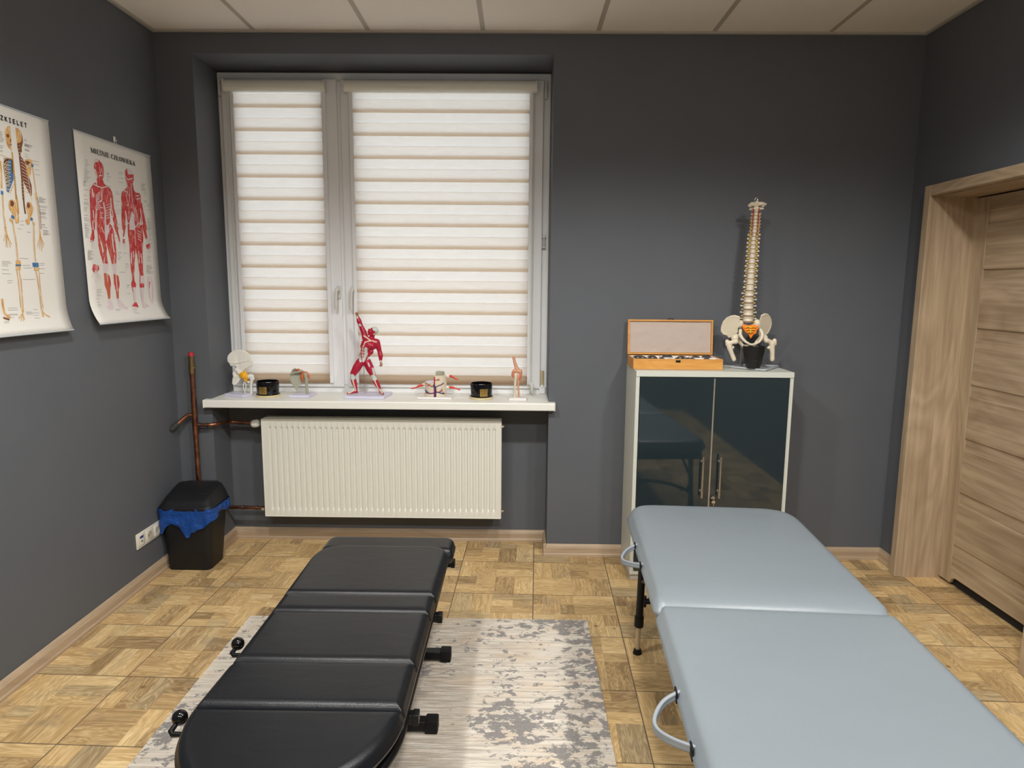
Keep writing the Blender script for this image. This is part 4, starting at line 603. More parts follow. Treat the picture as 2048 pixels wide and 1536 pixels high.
def whandle(sx, x):
    b = BM()
    y = WY-.018
    o = roundpoly([(x-.014, 1.468), (x+.014, 1.468), (x+.014, 1.545), (x-.014, 1.545)], .0138, 6)
    f = [b.verts.new((p.x, y-.010, p.y)) for p in o]; g = [b.verts.new((p.x, y, p.y)) for p in o]
    b.faces.new(f); n = len(o)
    for k in range(n): b.faces.new((f[k], g[k], g[(k+1) % n], f[(k+1) % n]))
    bmesh.ops.recalc_face_normals(b, faces=b.faces)
    cyl(b, (x, y-.008, 1.518), (x, y-.045, 1.518), .0105)
    pts = smoothpts([(x, y-.046, 1.526), (x-.003, y-.050, 1.50), (x-.006, y-.049, 1.46), (x-.008, y-.046, 1.405)], 5)
    tube(b, pts, [.0105]*3+[.0095]*(len(pts)-4)+[.008], 12, flat=(1.05, .75))
    return obj('window_handle', b, 'handle', sx, smooth=True, auto=40)
whandle(sL, .866); whandle(sR, .955)
def hinge(x, z0, z1, mat, r=.0085):
    b = BM(); cyl(b, (x, WY-.016, z0), (x, WY-.016, z1), r, seg=14)
    if z1-z0 > .08: cyl(b, (x, WY-.016, (z0+z1)/2-.001), (x, WY-.016, (z0+z1)/2+.001), r*1.08, seg=14)
    return obj('hinge', b, mat, fr, smooth=True, auto=40)
hinge(.216, 2.612, 2.70, 'handle'); hinge(2.078, 2.602, 2.695, 'handle'); hinge(2.078, .962, 1.048, 'beige', .0095)
b = BM()
for z in (1.775, 1.835): box(b, 2.066, 2.088, WY-.024, WY-.012, z-.006, z+.008, .002, 1)
box(b, 2.072, 2.083, WY-.022, WY-.012, 1.77, 1.84, .002, 1); obj('hinge', b, 'steel', fr)
boxobj('hinge', (.222, .236, WY-.024, WY-.006, .952, .976), 'rubber', fr, .002)
b = BM(); box(b, 2.062, 2.098, WY-.02, WY-.001, ZS+.001, ZS+.046, .004, 1); box(b, 2.070, 2.086, WY-.026, WY-.012, .945, .962, .002, 1); obj('hinge_cover', b, 'pvc', fr)
# sill: board with overhanging nosing and end caps
b = BM()
box(b, NX0+.001, NX1-.001, -.004, WY+.001, ZS-.022, ZS)
pr_ = [(-.003, ZS), (-.050, ZS), (-.0545, ZS-.0015), (-.056, ZS-.006), (-.056, ZS-.039), (-.054, ZS-.0425), (-.038, ZS-.0425), (-.036, ZS-.040), (-.036, ZS-.022), (-.003, ZS-.022)]
vv = [[b.verts.new((x, y, z)) for y, z in pr_] for x in (.176, 2.138)]
for k in range(len(pr_)): b.faces.new((vv[0][k], vv[0][(k+1) % len(pr_)], vv[1][(k+1) % len(pr_)], vv[1][k]))
b.faces.new(vv[0]); b.faces.new(vv[1][::-1]); bmesh.ops.recalc_face_normals(b, faces=b.faces)
sill = obj('window_sill', b, 'sill', win)
b = BM(); box(b, .171, .177, -.058, 0, ZS-.045, ZS+.001, .002, 1); box(b, 2.137, 2.143, -.058, 0, ZS-.045, ZS+.001, .002, 1); obj('sill_end_cap', b, 'white', sill)

# ------------------------------------------------------------------ day-night blinds
def blind(label, x0, x1, fx0, fx1, tops, P, side, chainx):
    t = thing('roller_blind', label, 'blind', ((x0+x1)/2, WY-.02, 2.66), 0, 'striped roller blinds on the window')
    b = BM()
    prof = [(0, 2.694), (-.030, 2.694), (-.046, 2.685), (-.050, 2.665), (-.046, 2.645), (-.034, 2.630), (0, 2.629)]
    vs = [[b.verts.new((x, WY-.019+y, z)) for y, z in prof] for x in (x0, x1)]; n = len(prof)
    for k in range(n): b.faces.new((vs[0][k], vs[0][(k+1) % n], vs[1][(k+1) % n], vs[1][k]))
    b.faces.new(vs[0]); b.faces.new(vs[1][::-1]); bmesh.ops.recalc_face_normals(b, faces=b.faces)
    obj('cassette', b, 'white', t, smooth=True, auto=50)
    b = BM()
    for x, e in ((x0, -1), (x1, 1)):
        pr = [(-.002, 2.697), (-.034, 2.697), (-.050, 2.688), (-.054, 2.665), (-.050, 2.642), (-.036, 2.626), (-.002, 2.626)]
        vv = [[b.verts.new((xx, WY-.019+y, z)) for y, z in pr] for xx in (x, x+e*.006)]
        for k in range(7): b.faces.new((vv[0][k], vv[0][(k+1) % 7], vv[1][(k+1) % 7], vv[1][k]))
        b.faces.new(vv[0]); b.faces.new(vv[1][::-1])
    bmesh.ops.recalc_face_normals(b, faces=b.faces); obj('end_cap', b, 'white', t)
    for s, xx in ((-1, fx0), (1, fx1)):
        b = BM(); xa, xb = (xx-.021, xx+.003) if s < 0 else (xx-.003, xx+.021)
        box(b, xa, xb, WY-.033, WY-.0185, .962, 2.632, .003, 1); obj('guide_rail', b, 'pvc', t)
    # two fabric layers, each with dense and sheer bands
    zt, zb = 2.632, 1.012
    def layer(nm, y, spans):
        b = BM(); zz = sorted({zt, zb, *[z for s in spans for z in s if zb < z < zt]}, reverse=True)
        for i in range(len(zz)-1):
            m = (zz[i]+zz[i+1])/2; dense = any(lo < m < hi for lo, hi in spans)
            q = [b.verts.new(c) for c in ((fx0, y, zz[i+1]), (fx1, y, zz[i+1]), (fx1, y, zz[i]), (fx0, y, zz[i]))]
            f = b.faces.new(q); f.material_index = 0 if dense else 1
        return obj(nm, b, ['blind_dense', 'blind_sheer'], t)
    bs = [(tops+.0105-P*k-P*.585, tops+.0105-P*k) for k in range(-1, 16)]
    fs = [(tops-.0105-P*k, tops-.0105-P*k+P*.579) for k in range(-1, 16)]
    layer('front_fabric', WY-.031, fs); layer('rear_fabric', WY-.0235, bs)
    b = BM(); box(b, fx0, fx1, WY-.033, WY-.022, .962, 1.013, .004, 2); obj('bottom_bar', b, 'blind_dense', t, smooth=True, auto=40)
    b = BM()
    for dx in (0, .016):
        z = 2.64
        while z > .975:
            bmesh.ops.create_icosphere(b, subdivisions=1, radius=.0022, matrix=Matrix.Translation((chainx+dx*side+(.0*z), WY-.040-.012*(dx > 0), z))); z -= .0062
    obj('bead_chain', b, 'white', t)
    return t
bl1 = blind('narrower zebra-striped cream blind on the left window sash', .262, .826, .297, .803, 2.554, .1283, 1, .262)
bl2 = blind('wider zebra-striped cream blind on the right window sash', .942, 2.020, .976, 1.988, 2.530, .1268, -1, 2.018)
b = BM(); tube(b, [(2.016, WY-.044, .978), (2.017, WY-.05, .972), (2.018, WY-.052, .93), (2.018, WY-.05, .912)], [.006, .010, .009, .006], 10, flat=(1, .6))
cyl(b, (2.016, WY-.058, .966), (2.016, WY-.040, .966), .007); obj('chain_weight', b, 'white', bl2, smooth=True, auto=40)

# ------------------------------------------------------------------ radiator
rad = thing('radiator', 'white ribbed panel radiator under the window sill', 'radiator', (1.145, .12, .19))
x0, x1, z0, z1, yf = .452, 1.842, .196, .782, .05
b = BM(); NR = 41; px0, px1 = x0+.030, x1-.030; P = (px1-px0)/NR
cols = [x0+.001, x0+.012]; dep = [0, 0]
for i in range(NR):
    a = px0+i*P
    for fx, d in ((0, 0), (.30, 0), (.44, 1), (.62, 1), (.72, 1), (.86, 0)): cols.append(a+fx*P); dep.append(d)
cols += [px1, x1-.012, x1-.001]; dep += [0, 0, 0]
rows = [(z0+.001, 0), (z0+.036, 0), (z0+.044, .35), (z0+.054, 1), (z1-.058, 1), (z1-.048, .35), (z1-.040, 0), (z1-.001, 0)]
g = [[b.verts.new((x, yf+d*r*.0095, z)) for x, d in zip(cols, dep)] for z, r in rows]
for j in range(len(rows)-1):
    for i in range(len(cols)-1): b.faces.new((g[j][i], g[j][i+1], g[j+1][i+1], g[j+1][i]))
box(b, x0, x0+.006, yf-.002, yf+.02, z0, z1, .002, 1); box(b, x1-.006, x1, yf-.002, yf+.02, z0, z1, .002, 1)
box(b, x0, x1, yf-.002, yf+.02, z0, z0+.006, .002, 1); box(b, x0, x1, yf-.002, yf+.02, z1-.006, z1, .002, 1)
obj('front_panel', b, 'rad', rad, smooth=True, auto=25)
b = BM(); box(b, x0+.03, x1-.03, .125, .145, z0+.01, z1-.02, .004, 1); obj('rear_panel', b, 'rad', rad)
for xx in (x0+.002, x1-.006): boxobj('side_panel', (xx, xx+.004, yf+.012, .142, z0+.02, z1-.004), 'rad', rad, .001)
b = BM()
for yy in (yf+.012, .082, .095, .136): box(b, x0+.004, x1-.004, yy, yy+.006, z1-.008, z1)
k = x0+.02
while k < x1-.012:
    for ya, yb in ((yf+.018, .082), (.101, .136)):
        vs = [b.verts.new(c) for c in ((k, ya, z1-.003), (k+.004, ya, z1-.003), (k+.012, yb, z1-.003), (k+.008, yb, z1-.003))]
        lo = [b.verts.new(v.co-V((0, 0, .006))) for v in vs]
        b.faces.new(vs)
        for q in range(4): b.faces.new((vs[q], lo[q], lo[(q+1) % 4], vs[(q+1) % 4]))
    k += .0155
bmesh.ops.recalc_face_normals(b, faces=b.faces); obj('top_grille', b, 'rad', rad)
boxobj('radiator_shade_block', (x0+.02, x1-.02, yf+.022, .122, z0+.02, z1-.03), 'dark', rad)  # black block stands in for the shade inside the radiator
for z in (z1-.04, z0+.035):
    b = BM(); cyl(b, (x1-.003, .095, z), (x1+.008, .095, z), .011, seg=6); cyl(b, (x1+.008, .095, z), (x1+.014, .095, z), .006); obj('plug', b, 'chrome', rad, smooth=True, auto=30)
for xx in (.62, 1.66):
    boxobj('wall_bracket', (xx, xx+.03, .142, .2195, .25, .74), 'rad', rad)
hd = BM(); prof = [(.0, -.026), (.012, -.026), (.020, -.020), (.0235, -.006), (.0235, .010), (.020, .021), (.010, .027), (0.001, .028)]
lathe(hd, prof, seg=28); bmesh.ops.rotate(hd, verts=hd.verts, cent=(0, 0, 0), matrix=Matrix.Rotation(-PI/2-.15, 3, 'Y')); bmesh.ops.translate(hd, verts=hd.verts, vec=(.404, .095, .744))
th = obj('thermostatic_head', hd, 'white', rad, smooth=True, auto=50)
b = BM(); cyl(b, (.424, .095, .744), (.458, .095, .744), .010, seg=6); cyl(b, (.432, .095, .744), (.438, .095, .744), .014, seg=6); obj('valve_body', b, 'chrome', rad, smooth=True, auto=30)
b = BM(); cyl(b, (.418, .095, .232), (.458, .095, .232), .010, seg=6); cyl(b, (.425, .095, .232), (.436, .095, .232), .0145, seg=6); cyl(b, (.430, .075, .232), (.430, .100, .232), .009); obj('valve_body', b, 'chrome', rad, smooth=True, auto=30)

# ------------------------------------------------------------------ pipes
pp = thing('copper_pipe', 'vertical copper heating pipe with brass end fitting and red cap', 'pipe', (.116, -.04, .0))
b = BM(); cyl(b, (.116, -.042, .002), (.116, -.042, 1.075), .0135, seg=20); obj('pipe_run', b, 'copper', pp, smooth=True, auto=50)
b = BM()
for z in (.845, .905, .745, .71): cyl(b, (.116, -.042, z-.006), (.116, -.042, z+.006), .0158, seg=20)
cyl(b, (.116, -.042, .72), (.116, -.042, .90), .0150, seg=20); obj('tee_fitting', b, 'copper', pp, smooth=True, auto=50)
b = BM(); cyl(b, (.116, -.042, 1.055), (.116, -.042, 1.085), .0160, seg=6); cyl(b, (.116, -.042, 1.083), (.116, -.042, 1.093), .019, seg=20); cyl(b, (.116, -.042, 1.093), (.116, -.042, 1.155), .0145, seg=20)
cyl(b, (.116, -.042, 1.10), (.116, -.042, 1.104), .0175, seg=20); obj('brass_fitting', b, 'brass', pp, smooth=True, auto=35)
b = BM(); cyl(b, (.116, -.042, 1.152), (.116, -.042, 1.172), .0165, .0145, seg=20); obj('end_cap', b, 'red_cap', pp, smooth=True, auto=35)
b = BM(); tube(b, smoothpts([(.112, -.042, .815), (.085, -.044, .818), (.065, -.050, .806), (.025, -.075, .765), (.012, -.083, .750)], 5), .0115, 16); obj('branch_elbow', b, 'copper', pp, smooth=True, auto=50)
b = BM(); tube(b, [(.034, -.069, .775), (.022, -.077, .763), (.002, -.09, .742)], .0165, 16); obj('wall_sleeve', b, 'pipe_dark', pp, smooth=True, auto=50)
b = BM(); tube(b, smoothpts([(.12, -.042, .762), (.175, -.042, .762), (.205, -.040, .763), (.232, -.015, .764), (.245, .04, .762), (.262, .085, .756), (.30, .095, .750), (.385, .095, .745)], 5), .0105, 16)
obj('supply_pipe', b, 'copper', pp, smooth=True, auto=50)
b = BM(); cyl(b, (.135, -.042, .762), (.143, -.042, .762), .0135); cyl(b, (.178, -.042, .762), (.186, -.042, .762), .013); cyl(b, (.300, .095, .7498), (.306, .095, .7493), .0125); obj('solder_ring', b, 'solder', pp, smooth=True, auto=40)
pr = thing('return_pipe', 'short copper return pipe low behind the bin to the radiator', 'pipe', (.30, .095, .0))
b = BM(); cyl(b, (.2, .095, .236), (.42, .095, .233), .0105, seg=16); obj('pipe_run', b, 'copper', pr, smooth=True, auto=50)
b = BM(); cyl(b, (.30, .095, .2345), (.308, .095, .2345), .0135); cyl(b, (.385, .095, .2335), (.393, .095, .2335), .0135); obj('solder_ring', b, 'solder', pr, smooth=True, auto=40)

# ------------------------------------------------------------------ bin and bag
BDY = -.045
bn = thing('trash_bin', 'black plastic swing-lid bin standing in the left corner', 'bin', (.16, -.16, 0))
def rr(x0, x1, y0, y1, r, seg=7): return roundpoly([(x0, y0), (x1, y0), (x1, y1), (x0, y1)], r, seg)
def loft(b, secs, cap=True):
    rings = [[b.verts.new((p[0], p[1], p[2])) for p in s] for s in secs]; n = len(rings[0])
    for i in range(len(rings)-1):
        for k in range(n): b.faces.new((rings[i][k], rings[i][(k+1) % n], rings[i+1][(k+1) % n], rings[i+1][k]))
    if cap: b.faces.new(rings[0][::-1]); b.faces.new(rings[-1])
def sect(x0, x1, y0, y1, r, z): return [(p.x, p.y, z) for p in rr(x0, x1, y0, y1, r)]
b = BM(); loft(b, [sect(.030, .262, -.226, -.045, .034, .002), sect(.028, .264, -.228, -.043, .038, .008), sect(.024, .298, -.258, -.032, .04, .345), sect(.024, .298, -.258, -.032, .04, .352)])
obj('bin_body', b, 'binp', bn, smooth=True, auto=40)
def zl(x, y):                                             # lid surface: low in front, high ridge toward the back
    t = (y+.275)/.245; return .374+.072*math.sin(min(1, max(0, t*1.15))*PI*.53)
b = BM(); S = []
for k, (g_, dz) in enumerate([(.0, 0), (-.003, .004), (-.003, .020)]): S.append([(p.x, p.y, .348+dz) for p in rr(.018+g_, .304-g_, -.272+g_, -.026-g_, .045)])
for k in range(1, 9):
    t = k/8; g_ = .10*t**1.4
    S.append([(p.x, p.y, (.368)*(1-min(1, t*2.5))+min(1, t*2.5)*(zl(p.x, p.y)+.012*math.sin(t*PI/2))) for p in rr(.015+g_, .307-g_, -.275+g_*.95, -.023-g_*.95, max(.046-g_*.3, .012))])
loft(b, S); lid = obj('bin_lid', b, 'binp', bn, smooth=True, auto=60)
b = BM(); o = rr(.085, .272, -.205, -.055, .05, 8)
tube(b, [(p.x, p.y, zl(p.x, p.y)+.0115) for p in o if p.x > .16 or p.y > -.13], .0016, 6); obj('lid_seam', b, 'dark', lid)
b = BM(); bag = thing('bin_bag', 'crumpled blue plastic bin liner hanging over the rim of the black bin', 'bag', (.16, -.16, .30))
o = resample(rr(.012, .310, -.270, -.022, .045), .006); n = len(o); cum = [0]
for i in range(n): cum.append(cum[-1]+(o[(i+1) % n]-o[i]).length)
hem = [(.0, .20), (.045, .215), (.075, .262), (.105, .278), (.135, .268), (.155, .235), (.170, .200), (.185, .195), (.205, .225), (.26, .250), (.32, .290), (.42, .318), (.52, .30), (.62, .28), (.75, .27), (.95, .25), (1.08, .20)]
def hz(s):
    s = s % cum[-1]
    for (a, za), (c_, zc) in zip(hem, hem[1:]):
        if a <= s <= c_:
            t = (s-a)/(c_-a); t = t*t*(3-2*t); return za+(zc-za)*t
    return .20
rings = []
for j in range(15):
    t = j/14; r = []
    for i in range(n):
        p = o[i]; d = (o[(i+1) % n]-o[i-1]).normalized(); nn = V((d.y, -d.x))
        z = .362+(hz(cum[i])-.362)*t
        w = noise.noise(V((p.x*22, p.y*22, z*30)))*.008*(.3+t)+noise.noise(V((p.x*60, p.y*60, z*85+4)))*.003
        off = .003+w+.004*t
        tap = (.352-z)*.13                                # follow the taper of the body
        r.append(b.verts.new((p.x+nn.x*max(off, .0015)-(.0 if nn.x < 0 else nn.x*tap), p.y+nn.y*max(off, .0015)-(nn.y*tap if nn.y < 0 else 0), z)))
    rings.append(r)
for j in range(14):
    for i in range(n): b.faces.new((rings[j][i], rings[j+1][i], rings[j+1][(i+1) % n], rings[j][(i+1) % n]))
for v in b.verts: v.co.x = max(v.co.x, .004)
obj('bag_skirt', b, 'bag', bag, smooth=True)

for o_ in (bn, bag): o_.location.y += BDY

# ------------------------------------------------------------------ wall sockets
sk = thing('wall_socket', 'white triple wall socket plate low on the left wall beside the bin', 'socket', (.0, -.387, .247))
b = BM(); box(b, .0005, .008, -.502, -.274, .206, .286, .003, 2); plt_ = obj('socket_plate', b, 'sock', sk, smooth=True, auto=40)
for i, y in enumerate((-.464, -.388, -.312)):
    b = BM(); box(b, .0075, .0115, y-.030, y+.030, .217, .277, .003, 2); ins = obj('socket_insert', b, 'sock', sk, smooth=True, auto=40)
    if i:
        b = BM(); lathe(b, [(.021, 0), (.021, .0008), (.019, .0012), (.0185, .0010)], seg=28); bmesh.ops.rotate(b, verts=b.verts, cent=(0, 0, 0), matrix=Matrix.Rotation(PI/2, 3, 'Y')); bmesh.ops.translate(b, verts=b.verts, vec=(.0115, y, .247)); obj('socket_well', b, 'sockin', ins, smooth=True, auto=40)
        b = BM(); cyl(b, (.0125, y+.0, .261), (.0165, y, .261), .0025, seg=10); obj('earth_pin', b, 'chrome', ins)
        b = BM()
        for dy in (-.0095, .0095): cyl(b, (.0122, y+dy, .247), (.0131, y+dy, .247), .0026, seg=10)
        obj('socket_hole', b, 'dark', ins)
    else:
        boxobj('blue_label', (.0112, .0121, y-.016, y+.016, .258, .269), 'bluelab', ins)
        boxobj('network_port', (.0112, .0125, y-.012, y+.012, .222, .248), 'white', ins, .001)
        boxobj('port_opening', (.0122, .0129, y-.007, y+.005, .238, .245), 'dark', ins)

# ------------------------------------------------------------------ posters
GL = {  # serif capitals: width, strokes (x0,y0,x1,y1,width), serifs (x,y,halfwidth)
 'M': (.92, [(.14, 0, .14, 1, .06), (.12, 1, .46, .02, .16), (.44, .02, .78, 1, .06), (.78, 0, .78, 1, .17)], [(.14, 0, .12), (.12, 1, .12), (.78, 0, .14), (.80, 1, .12)]),
 'I': (.40, [(.2, 0, .2, 1, .17)], [(.2, 0, .17), (.2, 1, .17)]),
 'E': (.70, [(.2, 0, .2, 1, .17), (.2, .97, .62, .97, .06), (.2, .03, .64, .03, .06), (.2, .5, .5, .5, .06), (.62, .78, .62, 1, .05), (.64, 0, .64, .25, .05), (.5, .38, .5, .62, .05)], [(.18, 0, .14), (.18, 1, .14)]),
 'Ę': (.70, [(.2, 0, .2, 1, .17), (.2, .97, .62, .97, .06), (.2, .03, .64, .03, .06), (.2, .5, .5, .5, .06), (.62, .78, .62, 1, .05), (.64, 0, .64, .25, .05), (.5, .38, .5, .62, .05), (.56, .0, .50, -.14, .06), (.50, -.14, .56, -.24, .06), (.56, -.24, .66, -.22, .05)], [(.18, 0, .14), (.18, 1, .14)]),
 'Ś': (.60, [(.50, .78, .38, .95, .10), (.38, .95, .2, .90, .10), (.2, .90, .14, .74, .12), (.14, .74, .28, .57, .15), (.28, .57, .46, .42, .16), (.46, .42, .50, .24, .13), (.50, .24, .38, .06, .11), (.38, .06, .2, .06, .09), (.2, .06, .1, .24, .08), (.51, .72, .51, .98, .05), (.1, .02, .1, .30, .05), (.28, 1.1, .42, 1.26, .08)], []),
 'N': (.82, [(.16, 0, .16, 1, .06), (.14, 1, .68, 0, .16), (.68, 0, .68, 1, .06)], [(.16, 0, .13), (.12, 1, .12), (.68, 1, .13)]),
 'C': (.72, [(.62, .74, .50, .95, .08), (.50, .95, .30, .93, .09), (.30, .93, .16, .72, .14), (.16, .72, .13, .5, .17), (.13, .5, .16, .28, .17), (.16, .28, .30, .07, .14), (.30, .07, .50, .05, .09), (.50, .05, .64, .24, .07), (.62, .70, .62, .98, .05)], []),
 'Z': (.66, [(.10, .97, .60, .97, .06), (.53, .97, .13, .03, .17), (.10, .03, .62, .03, .06), (.10, .76, .10, 1, .05), (.62, 0, .62, .26, .05)], []),
 'Ł': (.68, [(.22, 0, .22, 1, .17), (.2, .03, .62, .03, .06), (.62, 0, .62, .28, .05), (.02, .38, .44, .62, .08)], [(.2, 0, .15), (.22, 1, .16)]),
 'O': (.80, [(.40, .96, .22, .86, .11), (.22, .86, .14, .64, .16), (.14, .64, .14, .36, .17), (.14, .36, .22, .14, .16), (.22, .14, .40, .04, .11), (.40, .04, .58, .14, .11), (.58, .14, .66, .36, .16), (.66, .36, .66, .64, .17), (.66, .64, .58, .86, .16), (.58, .86, .40, .96, .11)], []),
 'W': (1.04, [(.12, 1, .34, 0, .16), (.34, 0, .54, .95, .06), (.50, .98, .72, 0, .16), (.72, 0, .92, 1, .06)], [(.12, 1, .13), (.50, 1, .12), (.92, 1, .11)]),
 'K': (.82, [(.2, 0, .2, 1, .17), (.26, .44, .66, .98, .06), (.36, .56, .68, .02, .17)], [(.2, 0, .15), (.2, 1, .15), (.66, 1, .12), (.70, 0, .13)]),
 'A': (.82, [(.38, .98, .12, 0, .06), (.38, 1, .64, 0, .17), (.22, .33, .56, .33, .06)], [(.12, 0, .12), (.66, 0, .14)]),
 ' ': (.34, [], [])}
GM = {  # bold monospace capitals
 'S': [(.52, .80, .40, .93), (.40, .93, .20, .93), (.20, .93, .10, .76), (.10, .76, .20, .58), (.20, .58, .42, .46), (.42, .46, .52, .28), (.52, .28, .42, .08), (.42, .08, .2, .07), (.2, .07, .08, .2)],
 'Z': [(.08, .93, .54, .93), (.52, .92, .10, .08), (.08, .07, .54, .07)], 'K': [(.13, 0, .13, 1), (.13, .40, .52, .98), (.25, .55, .54, .02)],
 'I': [(.31, 0, .31, 1), (.12, .93, .50, .93), (.12, .07, .50, .07)], 'E': [(.14, 0, .14, 1), (.14, .93, .52, .93), (.14, .52, .48, .52), (.14, .07, .52, .07)],
 'L': [(.14, 0, .14, 1), (.14, .07, .54, .07)], 'T': [(.31, 0, .31, 1), (.06, .93, .56, .93)]}
def make_poster(label, y0, y1, z0, z1, shapes, texts, title, fn_off, nm):
    t = thing('anatomy_poster', label, 'poster', (.0, (y0+y1)/2, z1), 0)
    def off(y, z):                                        # sheet hangs off the wall and curls out at the bottom
        s = (z1-z)/(z1-z0); r = (y-y0)/(y1-y0)
        return .004+.010*s+fn_off(s, r)
    b = BM(); nr, nc = 40, 10; g = []
    for j in range(nr+1):
        z = z1+(z0-z1)*j/nr; g.append([b.verts.new((off(y0+(y1-y0)*i/nc, z), y0+(y1-y0)*i/nc, z)) for i in range(nc+1)])
    for j in range(nr):
        for i in range(nc): b.faces.new((g[j][i], g[j][i+1], g[j+1][i+1], g[j+1][i]))
    bm2 = b; sh = obj('paper_sheet', b, 'paper', t, smooth=True)
    so = sh.modifiers.new('t', 'SOLIDIFY'); so.thickness = .0006; so.offset = 0
    b = BM()
    for z, h in ((z1, .012), (z0, .012)):
        pts = [(off(y0+(y1-y0)*i/8, z), y0+(y1-y0)*i/8, z) for i in range(9)]
        tube(b, pts, .0032, 8, flat=(.8, 2.0) if False else None)
    obj('hanging_rail', b, 'rail', t, smooth=True, auto=50)
    keys = []; b = BM(); lay = 0
    def pt(y, z, o): return b.verts.new((off(y, z)+.0005+o, y, z))
    def ribbon(pts, w, mi, o):
        if len(pts) > 2: q = [V((p[0], p[1], 0)) for p in pts]; q = smoothpts(q, 4); pts = [(p.x, p.y) for p in q]
        n = len(pts); L = []; R = []
        for i in range(n):
            a = V(pts[max(i-1, 0)]); c_ = V(pts[min(i+1, n-1)]); d = (c_-a).normalized(); nn = V((-d.y, d.x))*w/2; p = V(pts[i])
            L.append(pt(p.x+nn.x, p.y+nn.y, o)); R.append(pt(p.x-nn.x, p.y-nn.y, o))
        for i in range(n-1): b.faces.new((L[i], L[i+1], R[i+1], R[i])).material_index = mi
    ny = len(shapes)
    for i, (kd, c_, pts, w) in enumerate(shapes):
        key = 'p_'+c_
        if key not in keys: keys.append(key)
        mi = keys.index(key); o = .0001+.0013*i/ny
        pts = [(y, z) for y, z in pts if True]
        if kd == 's': ribbon(pts, w*(.85 if nm == 'a' else 1.1), mi, o)
        else:
            f = b.faces.new([pt(y, z, o) for y, z in pts]); f.material_index = mi
    for v in b.verts:
        v.co.y = min(max(v.co.y, y0+.002), y1-.002)
    bmesh.ops.triangulate(b, faces=b.faces)
    obj('printed_figure', b, keys, t)
    b = BM()
    for (ya, za), (yb, zb_) in texts: ribbon([(ya, za), (yb, zb_)], .0014, 0, .0003)
    cp = obj('printed_captions', b, 'inkg', t); cp['kind'] = 'stuff'
    b = BM(); kind, ya, yb, zb_, hh = title[:5]
    if kind == 'serif':
        s_ = title[5]; tot = sum(GL[c][0] for c in s_); sx = (yb-ya)/tot; x = ya
        for c in s_:
            w_, st_, se = GL[c]
            for (xa, a1, xb, b1, w) in st_:
                vert = abs(xa-xb)*sx < abs(a1-b1)*hh*1.2
                p, q = (x+xa*sx, zb_+a1*hh), (x+xb*sx, zb_+b1*hh)
                ribbon([p, q], w*(sx*1.15 if vert else hh*1.25), 0, .0016)
            for (xs, ys, hw) in se: ribbon([(x+(xs-hw)*sx, zb_+ys*hh*.97+.015*hh), (x+(xs+hw)*sx, zb_+ys*hh*.97+.015*hh)], .06*hh, 0, .0007)
            x += w_*sx
    else:
        s_ = title[5]; sx = (yb-ya)/len(s_)
        for k, c in enumerate(s_):
            for (xa, a1, xb, b1) in GM[c]: ribbon([(ya+k*sx+xa*sx*1.2, zb_+a1*hh), (ya+k*sx+xb*sx*1.2, zb_+b1*hh)], .0042, 0, .0016)
    obj('printed_title', b, 'ink', t)
    return t
pA = make_poster('skeleton chart poster nearest the camera, cut off by the left edge, blue cartilage', -1.49, -.89, 1.352, 2.204, POSTER_A, TEXT_A,
    ('mono', -1.176, -1.013, 2.148, .017, 'SZKIELET'), lambda s, r: .022*max(0, s-.86)/.14*max(0, s-.86)/.14, 'a')
pB = make_poster('red muscle chart poster hanging on the left wall nearer the window', -.733, -.122, 1.366, 2.206, POSTER_B, TEXT_B,
    ('serif', -.625, -.269, 2.131, .021, 'MIĘŚNIE CZŁOWIEKA'), lambda s, r: .040*(max(0, s-.86)/.14)**2, 'b')
b = BM()
hk = thing('poster_hook', 'small clear wall hook above the red muscle chart', 'hook', (.001, -.428, 2.225))
box(b, .0005, .004, -.436, -.420, 2.214, 2.240, .0015, 2); tube(b, [(.004, -.428, 2.220), (.012, -.428, 2.218), (.013, -.428, 2.226)], .002, 8)
tube(b, [(.008, -.434, 2.216), (.006, -.438, 2.206)], .0008, 6); tube(b, [(.008, -.422, 2.216), (.006, -.418, 2.206)], .0008, 6)
obj('hook_body', b, 'steel', hk)

# ------------------------------------------------------------------ cabinet
CX0, CX1, CYF, CZ = 2.538, 3.342, -.33, 1.126
cab = thing('cabinet', 'white office cabinet with dark smoked glass doors against the back wall', 'cabinet', ((CX0+CX1)/2, -.17, 0))
boxobj('top_panel', (CX0, CX1, CYF, -.017, CZ-.028, CZ), 'cab', cab, .0012)
for a in (CX0, CX1-.019): boxobj('side_panel', (a, a+.019, CYF+.004, -.019, .03, CZ-.0285), 'cab', cab, .001)
boxobj('bottom_panel', (CX0+.0195, CX1-.0195, CYF+.004, -.019, .03, .052), 'cab', cab, .001)
boxobj('back_panel', (CX0+.0195, CX1-.0195, -.024, -.019, .053, CZ-.029), 'cab', cab)
boxobj('plinth', (CX0+.004, CX1-.004, CYF+.012, -.019, .0005, .0295), 'grid', cab)
for z in (.40, .75): boxobj('shelf', (CX0+.02, CX1-.02, CYF+.04, -.025, z, z+.018), 'cab', cab)
xm = 2.938
for i, (a, c_) in enumerate(((CX0+.021, xm-.0015), (xm+.0015, CX1-.021))):
    d = boxobj('glass_door', (a, c_, CYF-.002, CYF+.003, .056, CZ-.031), 'sglass', cab, .0008)
    hx = xm-.045 if i == 0 else xm+.045
    b = BM(); cyl(b, (hx, CYF-.031, .468), (hx, CYF-.031, .690), .006, seg=16)
    for z in (.500, .658): cyl(b, (hx, CYF-.031, z), (hx, CYF-.002, z), .0045, seg=12); cyl(b, (hx, CYF-.005, z), (hx, CYF-.002, z), .008, seg=14)
    obj('bar_handle', b, 'steel', d, smooth=True, auto=45)
